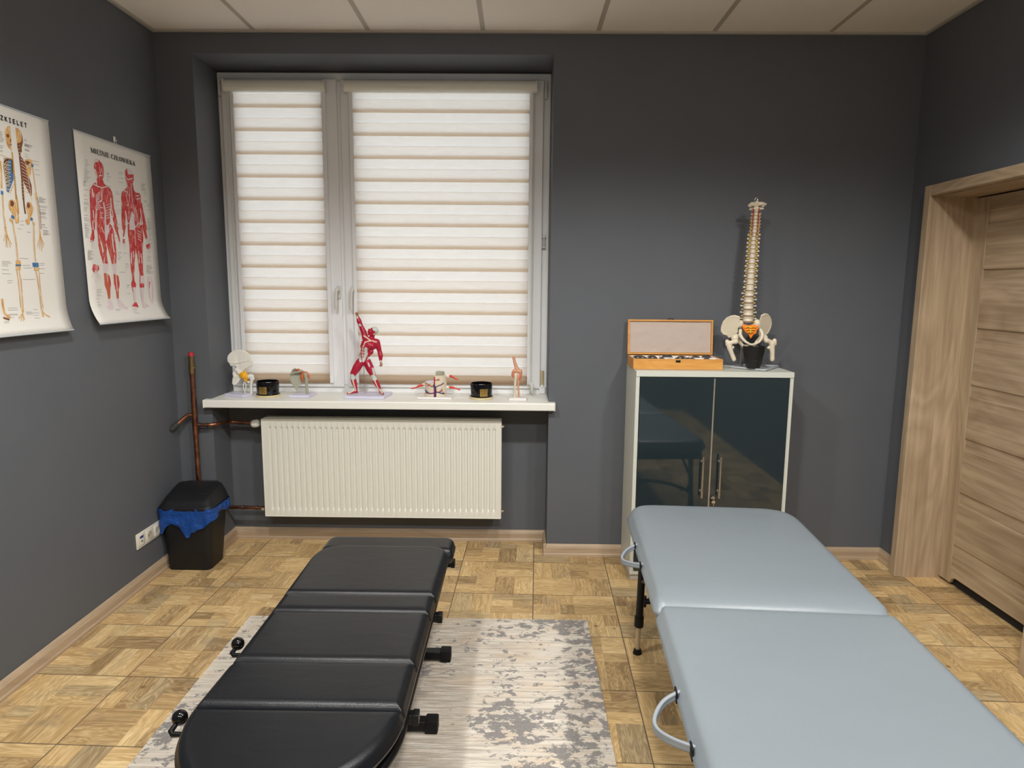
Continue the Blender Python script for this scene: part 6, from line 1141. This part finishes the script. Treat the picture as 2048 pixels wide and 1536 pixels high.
tend = [((1.063, 1.190), (1.060, 1.150), .0085), ((1.058, 1.150), (1.045, 1.118), .007), ((1.018, 1.155), (1.030, 1.118), .007), ((.978, 1.030), (.983, 1.022), .0145), ((1.098, 1.024), (1.106, 1.018), .0145), ((1.070, 1.128), (1.088, 1.148), .004), ((1.098, 1.075), (1.106, 1.04), .0045), ((1.074, 1.105), (1.080, 1.090), .0035), ((1.026, 1.325), (1.030, 1.322), .006)]
cream = [((.984, 1.005), (.992, .945), .0045), ((1.108, 1.005), (1.128, .95), .0035), ((.990, .950), (.960, .935), .006), ((1.132, .950), (1.150, .935), .006), ((1.008, 1.375), (1.014, 1.365), .006), ((1.142, 1.115), (1.142, 1.106), .008), ((1.112, 1.272), (1.122, 1.28), .006)]
for p in body.data.polygons:
    c3 = V(p.center)+base; q = V((c3.x, c3.z)); mi = 0
    front = p.normal.y < .35
    if front and 1.024 < c3.x < 1.045 and 1.125 < c3.z < 1.200: mi = 2
    if front:
        for a, c_, r in lin:
            if seg(q, a, c_) < r: mi = 4
        for a, c_, r in tend:
            if seg(q, a, c_) < r: mi = 1
    for a, c_, r in cream:
        if seg(q, a, c_) < r and front: mi = 4
    if c3.z > 1.268 and (c3.x-1.108) > -.004+(1.297-c3.z)*.6 and c3.z > 1.275: mi = 1
    if (q-V((1.113, 1.286))).length < .0055 and front: mi = 0
    if c3.z < .927: mi = 3
    p.material_index = mi
def fist(cx, cz, up, name):
    """small closed fist: palm, four curled fingers, thumb"""
    b = BM(); s = 1 if up else -1
    limb(b, [(cx, MY-.006, cz-s*.012), (cx+.001, MY-.006, cz)], [.0062, .0078], sc=(1, .85, 1))
    for k in range(4):
        x = cx-.0062+k*.0042; l_ = (.0072, .0082, .0078, .0064)[k]
        tube(b, smoothpts([(x, MY-.006, cz+s*.002), (x, MY-.010, cz+s*l_), (x, MY-.0155, cz+s*.0035), (x, MY-.012, cz-s*.0005)], 3), .0022, 8)
    tube(b, smoothpts([(cx+.007, MY-.006, cz-s*.004), (cx+.0085, MY-.011, cz), (cx+.004, MY-.0165, cz+s*.0005)], 3), .0024, 8)
    return obj(name, b, 'skin', mf, smooth=True)
fist(1.011, 1.386, True, 'fist'); fist(1.143, 1.095, False, 'fist')
b = BM(); cyl(b, (1.044, MY+.004, ZS+.016), (1.041, MY+.002, 1.105), .0016, seg=10); cyl(b, (1.044, MY+.004, ZS+.0165), (1.044, MY+.004, ZS+.021), .004, seg=16); obj('support_rod', b, 'steel', mf, smooth=True, auto=40)
# vertebra model with vessels
vm = thing('vertebra_model', 'two-level vertebra model with red and blue vessels and red nerve arms', 'anatomical model', (1.455, .10, ZS))
b = BM(); baseplate(b, 1.358, 1.556, .040, .165, .012, 0); obj('base_plate', b, 'basew', vm)
VX, VY = 1.458, .105; z0_ = ZS+.0125
def halfcyl(b, a0, a1, r, za, zb_, sg=20):
    pf = [b.verts.new((VX, VY, z)) for z in (za, zb_)]; ring = []
    for k in range(sg+1):
        a = a0+(a1-a0)*k/sg; ring.append([b.verts.new((VX+r*(1+.04*math.sin(z*90))*math.cos(a), VY+r*.8*(1+.04*math.sin(z*90))*math.sin(a), z)) for z in [za+(zb_-za)*j/6 for j in range(7)]])
    for k in range(sg):
        for j in range(6): b.faces.new((ring[k][j], ring[k+1][j], ring[k+1][j+1], ring[k][j+1]))
        b.faces.new((pf[1], ring[k][6], ring[k+1][6])); b.faces.new((pf[0], ring[k+1][0], ring[k][0]))
    b.faces.new([pf[0]]+ring[0]+[pf[1]]); b.faces.new([pf[1]]+ring[-1][::-1]+[pf[0]])
b = BM(); halfcyl(b, PI*.5, PI*1.5, .062, z0_, .997); halfcyl(b, -PI*.5, PI*.5, .062, z0_, 1.040); bmesh.ops.recalc_face_normals(b, faces=b.faces)
body_v = obj('vertebra_body', b, 'bone', vm, smooth=True, auto=40)
b = BM(); halfcyl(b, -PI*.46, PI*.46, .050, 1.041, 1.058); bmesh.ops.recalc_face_normals(b, faces=b.faces); obj('disc_slice', b, 'boneg', vm, smooth=True, auto=40)
b = BM(); halfcyl(b, PI*.52, PI*1.48, .056, .9975, 1.001); bmesh.ops.recalc_face_normals(b, faces=b.faces); obj('disc_rim', b, 'lilac', vm, smooth=True, auto=40)
FY = VY-.0515
def fy(x): return VY-.8*math.sqrt(max(0, .064**2-(x-VX)**2))-.001
def vessel(nm, mat, paths):
    b = BM()
    for pts, r in paths: tube(b, smoothpts([(x, fy(x)-r*.4, z) for x, z in pts], 4), r, 8)
    return obj(nm, b, mat, vm, smooth=True)
vessel('artery', 'artery', [([(1.456, .919), (1.456, .945), (1.457, .990), (1.457, 1.034)], .0034), ([(1.457, 1.016), (1.475, 1.018), (1.483, 1.023)], .0018), ([(1.475, 1.018), (1.486, 1.014)], .0015), ([(1.456, .978), (1.440, .980), (1.425, .988), (1.402, .993)], .0018), ([(1.428, .985), (1.412, .979)], .0014), ([(1.470, .945), (1.488, .950), (1.500, .965)], .0022), ([(1.488, .950), (1.502, .953)], .0016), ([(1.440, .940), (1.415, .938), (1.400, .941)], .0020), ([(1.490, .988), (1.505, .993)], .0025)])
vessel('vein', 'vein', [([(1.461, .919), (1.462, .945), (1.461, .970), (1.452, .990)], .0050), ([(1.463, .975), (1.475, .982), (1.492, .988), (1.508, .998)], .0022), ([(1.460, .948), (1.480, .945), (1.497, .938), (1.514, .934)], .0026), ([(1.497, .938), (1.508, .944)], .0015), ([(1.455, .942), (1.430, .938), (1.412, .945), (1.399, .954)], .0028)])
b = BM()
for pts in (((1.390, .982), (1.372, .976)), ((1.522, 1.036), (1.542, 1.026)), ((1.520, .968), (1.540, .964))): limb(b, [(x, VY, z) for x, z in pts], [.010, .007])
organic('process_bone', b, 'bonew', vm, .0024, 2)
for pts in (((1.388, .979), (1.366, .976), (1.345, .966), (1.318, .959)), ((1.538, 1.035), (1.552, 1.032), (1.566, 1.022), (1.588, 1.014)), ((1.536, .969), (1.556, .968), (1.575, .962), (1.600, .954))):
    b = BM(); tube(b, smoothpts([(x, VY-.01, z) for x, z in pts], 4), [.004, .006, .0072, .0075, .007, .006, .005, .0045, .004, .004, .004, .0042, .0042], 10)
    obj('nerve_arm', b, 'nerve_red', vm, smooth=True)
# elbow joint
el = thing('elbow_joint_model', 'peach elbow joint model on a white base at the right end of the sill', 'anatomical model', (1.93, .08, ZS))
b = BM(); baseplate(b, 1.882, 1.982, .010, .095, .016, 0, .003); obj('base_plate', b, 'basew', el)
EY = .06
b = BM(); limb(b, [(1.907, EY, 1.150), (1.913, EY, 1.125), (1.922, EY, 1.095), (1.928, EY, 1.078)], [.0085, .0085, .011, .015]); limb(b, [(1.912, EY-.002, 1.072), (1.946, EY-.002, 1.070)], [.011, .013]); limb(b, [(1.925, EY, 1.09), (1.948, EY, 1.062)], [.010, .009])
organic('humerus', b, 'peach', el, .0024, 3)
b = BM(); limb(b, [(1.921, EY-.008, 1.050), (1.919, EY-.006, 1.015), (1.916, EY-.004, .975), (1.916, EY, .922)], [.0115, .0085, .0072, .0075]); organic('ulna', b, 'bone', el, .0024, 3)
b = BM(); limb(b, [(1.936, EY-.002, 1.045), (1.936, EY, 1.01), (1.934, EY, .980), (1.941, EY, .922)], [.0105, .0075, .0060, .0068]); organic('radius', b, 'peach', el, .0024, 3)
b = BM(); limb(b, [(1.905, EY-.003, 1.066), (1.905, EY-.004, 1.050), (1.911, EY-.004, 1.034)], [.0085, .0105, .0065]); limb(b, [(1.950, EY-.002, 1.060), (1.947, EY-.004, 1.042), (1.940, EY-.004, 1.024)], [.0075, .0095, .0070])
organic('ligament', b, 'lig_peach', el, .0024, 3)

# ------------------------------------------------------------------ rug
RX0, RX1, RY0, RY1 = .686, 2.268, -3.08, -.785
rg = thing('rug', 'cream and grey distressed rug under the black treatment bench', 'rug', ((RX0+RX1)/2, (RY0+RY1)/2, 0))
b = BM(); nx, ny = 70, 100; g = []
for j in range(ny+1):
    r = []
    for i in range(nx+1):
        x = RX0+(RX1-RX0)*i/nx; y = RY0+(RY1-RY0)*j/ny
        if j == ny: y += .003*noise.noise(V((x*40, 3, 0)))
        if i in (0, nx): x += .002*noise.noise(V((y*12, 8, 0)))
        r.append(b.verts.new((x, y, .008+.0008*noise.noise(V((x*5, y*5, 0))))))
    g.append(r)
for j in range(ny):
    for i in range(nx): b.faces.new((g[j][i], g[j][i+1], g[j+1][i+1], g[j+1][i]))
edge = [g[0][i] for i in range(nx+1)]+[g[j][nx] for j in range(1, ny+1)]+[g[ny][i] for i in range(nx-1, -1, -1)]+[g[j][0] for j in range(ny-1, 0, -1)]
lo = [b.verts.new((v.co.x, v.co.y, .0012)) for v in edge]
for k in range(len(edge)): b.faces.new((edge[k], lo[k], lo[(k+1) % len(edge)], edge[(k+1) % len(edge)]))
bmesh.ops.recalc_face_normals(b, faces=b.faces); obj('rug_pile', b, 'rug', rg, smooth=True, auto=50)
b = BM()
for k in range(520):
    x = RX0+.004+(RX1-RX0-.008)*k/519+random.uniform(-.001, .001); L_ = random.uniform(.004, .011)
    tube(b, [(x, RY1-.003, .006), (x+random.uniform(-.003, .003), RY1+L_, .003)], [.0016, .0011], 4)
fr_ = obj('fringe', b, 'tray', rg, smooth=True); fr_['kind'] = 'stuff'

# ------------------------------------------------------------------ black treatment bench
bb = thing('treatment_bench', 'low black vinyl treatment bench with folding sections standing on the rug', 'treatment bench', (1.38, -1.70, .009))
ZB = .480
def seam_cushion(name, o, y0, y1, fold0, fold1, ztop=ZB, th=.062):
    b = BM(); fl = [(1, y, .015, .028) for y, f in ((y0, fold0), (y1, fold1)) if f]
    cushion(b, o, ztop, th, .030, fl, crown=.0015, puff=.004)
    bmesh.ops.recalc_face_normals(b, faces=b.faces)
    return obj(name, b, 'black_vinyl', bb, smooth=True)
# A: foot-end section with rounded far corners
def R2(pts, rad): return roundpoly(pts, rad, 8)
seam_cushion('leg_cushion', R2([(1.112, -1.512), (1.652, -1.512), (1.656, -1.060), (1.108, -1.060)], [.012, .012, .09, .13]), -1.512, -1.06, True, False)
seam_cushion('knee_cushion', R2([(1.114, -1.642), (1.650, -1.642), (1.650, -1.516), (1.114, -1.516)], .012), -1.642, -1.516, True, True)
seam_cushion('seat_cushion', R2([(1.113, -1.942), (1.648, -1.942), (1.649, -1.646), (1.114, -1.646)], .012), -1.942, -1.646, True, True)
seam_cushion('waist_cushion', R2([(1.104, -2.155), (1.649, -2.155), (1.648, -1.946), (1.112, -1.946)], [.012, .012, .012, .03]), -2.155, -1.946, True, True)
o = [V((1.376-.272*math.cos(PI*k/48), -2.160-.318*math.sin(PI*k/48))) for k in range(0, 49)]
seam_cushion('back_cushion', o, -2.16, -2.161, False, False, th=.055)
b = BM(); cushion(b, R2([(1.118, -1.085), (1.668, -1.085), (1.668, -.935), (1.118, -.935)], [.02, .02, .05, .05]), ZB-.012, .068, .026, crown=.001); bmesh.ops.recalc_face_normals(b, faces=b.faces); obj('foot_cushion', b, 'black_vinyl', bb, smooth=True)
# seat boards under the pads
b = BM(); box(b, 1.125, 1.644, -2.15, -1.10, ZB-.075, ZB-.0635); obj('support_board', b, 'black_metal', bb)
b = BM()
rail = [(1.635, -1.10, .392), (1.635, -2.08, .392)]+[(1.376+.262*math.cos(PI*k/24), -2.12-.345*math.sin(PI*k/24), .388) for k in range(0, 25)]+[(1.117, -2.08, .392), (1.117, -1.10, .392)]
tube(b, rail, .0125, 12); obj('rail_tube', b, 'black_metal', bb, smooth=True, auto=50)
for y, hw in ((-1.010, .0), (-1.485, .0), (-2.050, .0)):
    b = BM(); box(b, 1.10, 1.662, y-.014, y+.014, .362, .390, .002, 1); box(b, 1.655, 1.672, y-.016, y+.016, .360, .392, .002, 1); obj('cross_tube', b, 'black_metal', bb)
for y in (-1.140, -1.590):
    b = BM(); box(b, 1.12, 1.66, y-.020, y+.020, .018, .052, .003, 1); fb = obj('foot_bar', b, 'black_metal', bb)
    for s, x in ((1, 1.645), (-1, 1.135)):
        b = BM(); box(b, x-.022, x+.022, y-.0245, y+.0245, .0095, .058, .005, 2); obj('rubber_cap', b, 'rubber', fb, smooth=True, auto=40)
    for x in (1.26, 1.50):
        b = BM(); box(b, x-.018, x+.018, y-.015, y+.015, .052, .372, .002, 1); obj('leg', b, 'black_metal', bb)
b = BM(); box(b, 1.25, 1.29, -2.02, -1.0, .345, .370, .002, 1); box(b, 1.47, 1.51, -2.02, -1.0, .345, .370, .002, 1); box(b, 1.36, 1.40, -1.61, -1.12, .022, .05, .002, 1); obj('frame_beam', b, 'black_metal', bb)
b = BM(); box(b, 1.555, 1.575, -2.40, -2.36, .30, .395, .002, 1); obj('bracket', b, 'alu', bb)
for yb_, yk in ((-2.155, -2.112), (-1.775, -1.738)):
    b = BM(); tube(b, [(1.20, yb_, .392), (1.06, yb_, .390), (1.044, yb_, .390), (1.036, yb_+.006, .393), (1.041, yk, .402)], [.007, .007, .0075, .0075, .006], 12); lv = obj('lever', b, 'black_metal', bb, smooth=True, auto=60)
    b = BM(); ball(b, (1.043, yk, .408), .0205, 3); obj('ball_knob', b, 'ball', lv, smooth=True)

# ------------------------------------------------------------------ grey massage table
TH = -math.radians(3.6)
mt = thing('massage_table', 'pale blue-grey portable massage table beside the white cabinet', 'massage table', (2.706, -1.852, 0), TH)
ZT_ = .62
def gobj(name, bm, mat, parent=mt, **k):
    return obj(name, bm, mat, parent, local=True, **k)
for s, nm in ((1, 'far_cushion'), (-1, 'near_cushion')):
    w_ = .352
    if s > 0: o = roundpoly([(-w_+.004, .003), (w_-.004, .003), (w_, .935), (-w_, .935)], [.035, .035, .155, .125], 10)
    else: o = roundpoly([(-w_, -.935), (w_, -.935), (w_-.004, -.003), (-w_+.004, -.003)], [.125, .125, .035, .035], 10)
    b = BM(); cushion(b, o, ZT_, .072, .042, [(1, .003*s, .052, .130) if s > 0 else (1, .003*s, .030, .060)], crown=.003, puff=.006, step=.025); bmesh.ops.recalc_face_normals(b, faces=b.faces)
    gobj(nm, b, 'grey_vinyl', smooth=True)
    o2 = [p*.93 for p in o] if False else None
    b = BM(); ya, yb_ = (.02, .86) if s > 0 else (-.86, -.02)
    box(b, -w_+.03, w_-.03, ya, yb_, ZT_-.082, ZT_-.0725); box(b, -w_+.03, -w_+.05, ya, yb_, ZT_-.125, ZT_-.082); box(b, w_-.05, w_-.03, ya, yb_, ZT_-.125, ZT_-.082); e_ = .86*s; box(b, -w_+.05, w_-.05, e_-.01, e_+.01, ZT_-.125, ZT_-.0825)
    gobj('table_frame', b, 'black_metal')
b = BM()
for x in (-.338, .338):
    pass
# seam lines stitched at the fold corners
def handle(yc, hl, out):
    x = -.352
    pts = smoothpts([(x+.006, yc+hl, ZT_-.040), (x-out*.55, yc+hl*.72, ZT_-.050), (x-out*.95, yc+hl*.22, ZT_-.058), (x-out*.95, yc-hl*.18, ZT_-.060), (x-out*.55, yc-hl*.62, ZT_-.052), (x+.006, yc-hl, ZT_-.042)], 6)
    b = BM(); up = V((0, 0, 1)); n = len(pts); rings = []
    for i, p in enumerate(pts):
        d = (pts[min(i+1, n-1)]-pts[max(i-1, 0)]).normalized(); a = d.cross(up).normalized()
        sec = [(a_*.0045, z_) for a_, z_ in ((-.7, -.0095), (-1.3, -.006), (-.7, -.0015), (-.7, .0015), (-1.3, .006), (-.7, .0095), (.7, .0095), (.9, .006), (.7, .0015), (.7, -.0015), (.9, -.006), (.7, -.0095))]
        rings.append([b.verts.new(p+a*q+up*z) for q, z in sec])
    for i in range(n-1):
        for k in range(12): b.faces.new((rings[i][k], rings[i][(k+1) % 12], rings[i+1][(k+1) % 12], rings[i+1][k]))
    b.faces.new(rings[0]); b.faces.new(rings[-1]); bmesh.ops.recalc_face_normals(b, faces=b.faces)
    h = gobj('carry_handle', b, 'strap', smooth=True)
    b = BM()
    for yy in (yc+hl, yc-hl): box(b, x-.006, x-.001, yy-.016, yy+.016, ZT_-.060, ZT_-.030, .003, 2)
    gobj('handle_bracket', b, 'rubber', h, smooth=True, auto=40)
handle(.438, .092, .060); handle(-.510, .100, .068)
def leg(x, y, sx):
    b = BM(); top = V((x, y-.03*(1 if y > 0 else -1), ZT_-.10)); bot = V((x+.0*sx, y+.02*(1 if y > 0 else -1), .17)); d = (bot-top).normalized()
    cyl(b, top, bot, .0155, seg=20); l = gobj('leg', b, 'black_metal', smooth=True, auto=50)
    b = BM(); cyl(b, bot-d*.01, bot+d*.035, .0195, seg=20); gobj('leg_collar', b, 'rubber', l, smooth=True, auto=50)
    foot = bot+d*(bot.z-.012)/abs(d.z)
    b = BM(); cyl(b, bot+d*.034, foot, .0105, seg=20); gobj('leg_extension', b, 'alu', l, smooth=True, auto=50)
    b = BM(); cyl(b, foot-d*.010, V((foot.x, foot.y, .001)), .0145, .019, seg=20); gobj('rubber_foot', b, 'rubber', l, smooth=True, auto=50)
for s in (1, -1):
    for x in (-.300, .300): leg(x, .736*s, 1 if x > 0 else -1)
    b = BM(); tube(b, smoothpts([(-.285, .736*s, .255), (-.15, .738*s, .30), (0, .733*s, .32), (.15, .738*s, .30), (.285, .736*s, .255)], 6), .010, 12); gobj('leg_brace', b, 'black_metal', smooth=True, auto=50)
    for sx in (-1, 1):
        b = BM(); box(b, sx*.300-.022*(sx > 0)-.0*sx, sx*.300+.022+.0, .736*s-.02, .736*s-.014, .24, .275) if False else cyl(b, (sx*.284, .733*s, .258), (sx*.235, .731*s, .262), .011, seg=14); cyl(b, (sx*.284, .733*s, .236), (sx*.284, .733*s, .282), .008, seg=12); gobj('leg_clamp', b, 'black_metal', smooth=True, auto=50)
        b = BM(); tube(b, [(sx*.296, .70*s, ZT_-.26), (sx*.290, .40*s, ZT_-.12)], .009, 12); gobj('leg_strut', b, 'black_metal', smooth=True, auto=50)

# ------------------------------------------------------------------ lamps
LIGHTS = [(3.25, -2.15), (1.05, -2.15), (2.15, -2.15), (3.25, -3.95), (1.05, -3.95), (2.15, -3.95)]  # unseen lamps; the middle column is added for evener light
M['lamp'] = emit('warm_white_drum_glow', (1.0, .97, .92, 1), 16.0)
dn = thing('ceiling_light', 'round white ceiling light with a glowing drum added to brighten the ceiling', 'light', (LIGHTS[0][0], LIGHTS[0][1], H), 0, 'round ceiling lights out of view')
b = BM(); lathe(b, [(.130, -.001), (.150, -.001), (.150, -.010), (.146, -.014), (.1405, -.014), (.1405, -.001)], (LIGHTS[0][0], LIGHTS[0][1], H), 40, cap=False); fr0 = obj('lamp_ring', b, 'white', dn, smooth=True, auto=40)
b = BM(); lathe(b, [(.001, -.050), (.120, -.050), (.134, -.044), (.140, -.032), (.140, -.011), (.001, -.011)], (LIGHTS[0][0], LIGHTS[0][1], H), 40); df0 = obj('added_glow_drum', b, 'lamp', dn)  # drum protrudes to spill added glow over the ceiling
ld_ = bpy.data.lights.new('downlight', 'SPOT'); ld_.energy = 150; ld_.color = (1.0, .982, .95); ld_.spot_size = math.radians(156); ld_.spot_blend = .42; ld_.shadow_soft_size = .10
lo_ = bpy.data.objects.new('downlight', ld_); C.objects.link(lo_); lo_.parent = dn; lo_.location = (0, 0, -.052)
for lx, ly in LIGHTS[1:]:
    r = dn.copy(); C.objects.link(r); r.location = (lx, ly, H)
    for ch in (fr0, df0, lo_): c_ = ch.copy(); C.objects.link(c_); c_.parent = r

# ------------------------------------------------------------------ daylight
w = bpy.data.worlds.new('daylight'); bpy.context.scene.world = w; w.use_nodes = True
nt = w.node_tree; bg = nt.nodes['Background']; bg.inputs[0].default_value = (.75, .85, 1.0, 1); bg.inputs[1].default_value = 2.95

# ------------------------------------------------------------------ camera
FPX, PITCH, YAW, ROLL = 1349.13, .14542, -.00997, .0078
cy, sy = math.cos(YAW), math.sin(YAW)
fw = V((sy*math.cos(PITCH), cy*math.cos(PITCH), -math.sin(PITCH))); r0 = V((cy, -sy, 0)); u0 = r0.cross(fw)
rt = r0*math.cos(ROLL)+u0*math.sin(ROLL); up = -r0*math.sin(ROLL)+u0*math.cos(ROLL)
cam = bpy.data.cameras.new('camera'); co = bpy.data.objects.new('camera', cam); C.objects.link(co)
cam.sensor_width = 36; cam.sensor_fit = 'HORIZONTAL'; cam.lens = FPX/2048*36; cam.clip_start = .05; cam.clip_end = 100
mw = Matrix((rt, up, -fw)).transposed().to_4x4(); mw.translation = V((1.93733, -3.75193, 1.5548)); co.matrix_world = mw
sc = bpy.context.scene; sc.camera = co
sc.view_settings.view_transform = 'Standard'; sc.view_settings.look = 'None'; sc.view_settings.gamma = 1; sc.view_settings.exposure = 0.0; sc.view_settings.use_curve_mapping = False
sc.cycles.use_denoising = True; sc.cycles.max_bounces = 7; sc.cycles.diffuse_bounces = 4; sc.cycles.use_adaptive_sampling = True; sc.cycles.adaptive_threshold = .02; sc.cycles.transparent_max_bounces = 12; sc.cycles.sample_clamp_indirect = 6

# ------------------------------------------------------------------ parts made of far-apart pieces become one part each
def split_pieces(o):
    me = o.data; n = len(me.vertices)
    if n > 40000 or o.get('kind'): return
    par = list(range(n))
    def find(a):
        while par[a] != a: par[a] = par[par[a]]; a = par[a]
        return a
    for e in me.edges:
        a, c_ = find(e.vertices[0]), find(e.vertices[1])
        if a != c_: par[a] = c_
    isl = {}
    for i in range(n): isl.setdefault(find(i), []).append(i)
    if len(isl) < 2 or len(isl) > 700: return
    keys = list(isl); bx = []
    for k in keys:
        cs = [me.vertices[i].co for i in isl[k]]
        bx.append(([min(c[a] for c in cs) for a in range(3)], [max(c[a] for c in cs) for a in range(3)]))
    m = len(keys); pr = list(range(m))
    def f2(a):
        while pr[a] != a: a = pr[a]
        return a
    size = [max(h[a]-l[a] for a in range(3)) for l, h in bx]
    for i in range(m):
        for j in range(i+1, m):
            g = math.sqrt(sum(max(0, bx[i][0][a]-bx[j][1][a], bx[j][0][a]-bx[i][1][a])**2 for a in range(3)))
            if g <= max(.02, .5*max(size[i], size[j])):
                a, c_ = f2(i), f2(j)
                if a != c_: pr[max(a, c_)] = min(a, c_)
    groups = {}
    for i in range(m): groups.setdefault(f2(i), []).append(i)
    if len(groups) < 2: return
    for gi, g in enumerate(list(groups.values())[::-1]):
        keep = {v for i in g for v in isl[keys[i]]}
        b = bmesh.new(); b.from_mesh(me); b.verts.ensure_lookup_table()
        bmesh.ops.delete(b, geom=[v for v in b.verts if v.index not in keep], context='VERTS')
        if gi == len(groups)-1: tgt = o; nm = bpy.data.meshes.new(me.name)
        else: tgt = o.copy(); C.objects.link(tgt); nm = bpy.data.meshes.new(me.name)
        for mt_ in me.materials: nm.materials.append(mt_)
        b.to_mesh(nm); b.free(); tgt.data = nm
        if tgt is o: break
for o in [o for o in bpy.data.objects if o.type == 'MESH' and o.parent is not None and not o.modifiers]: split_pieces(o)
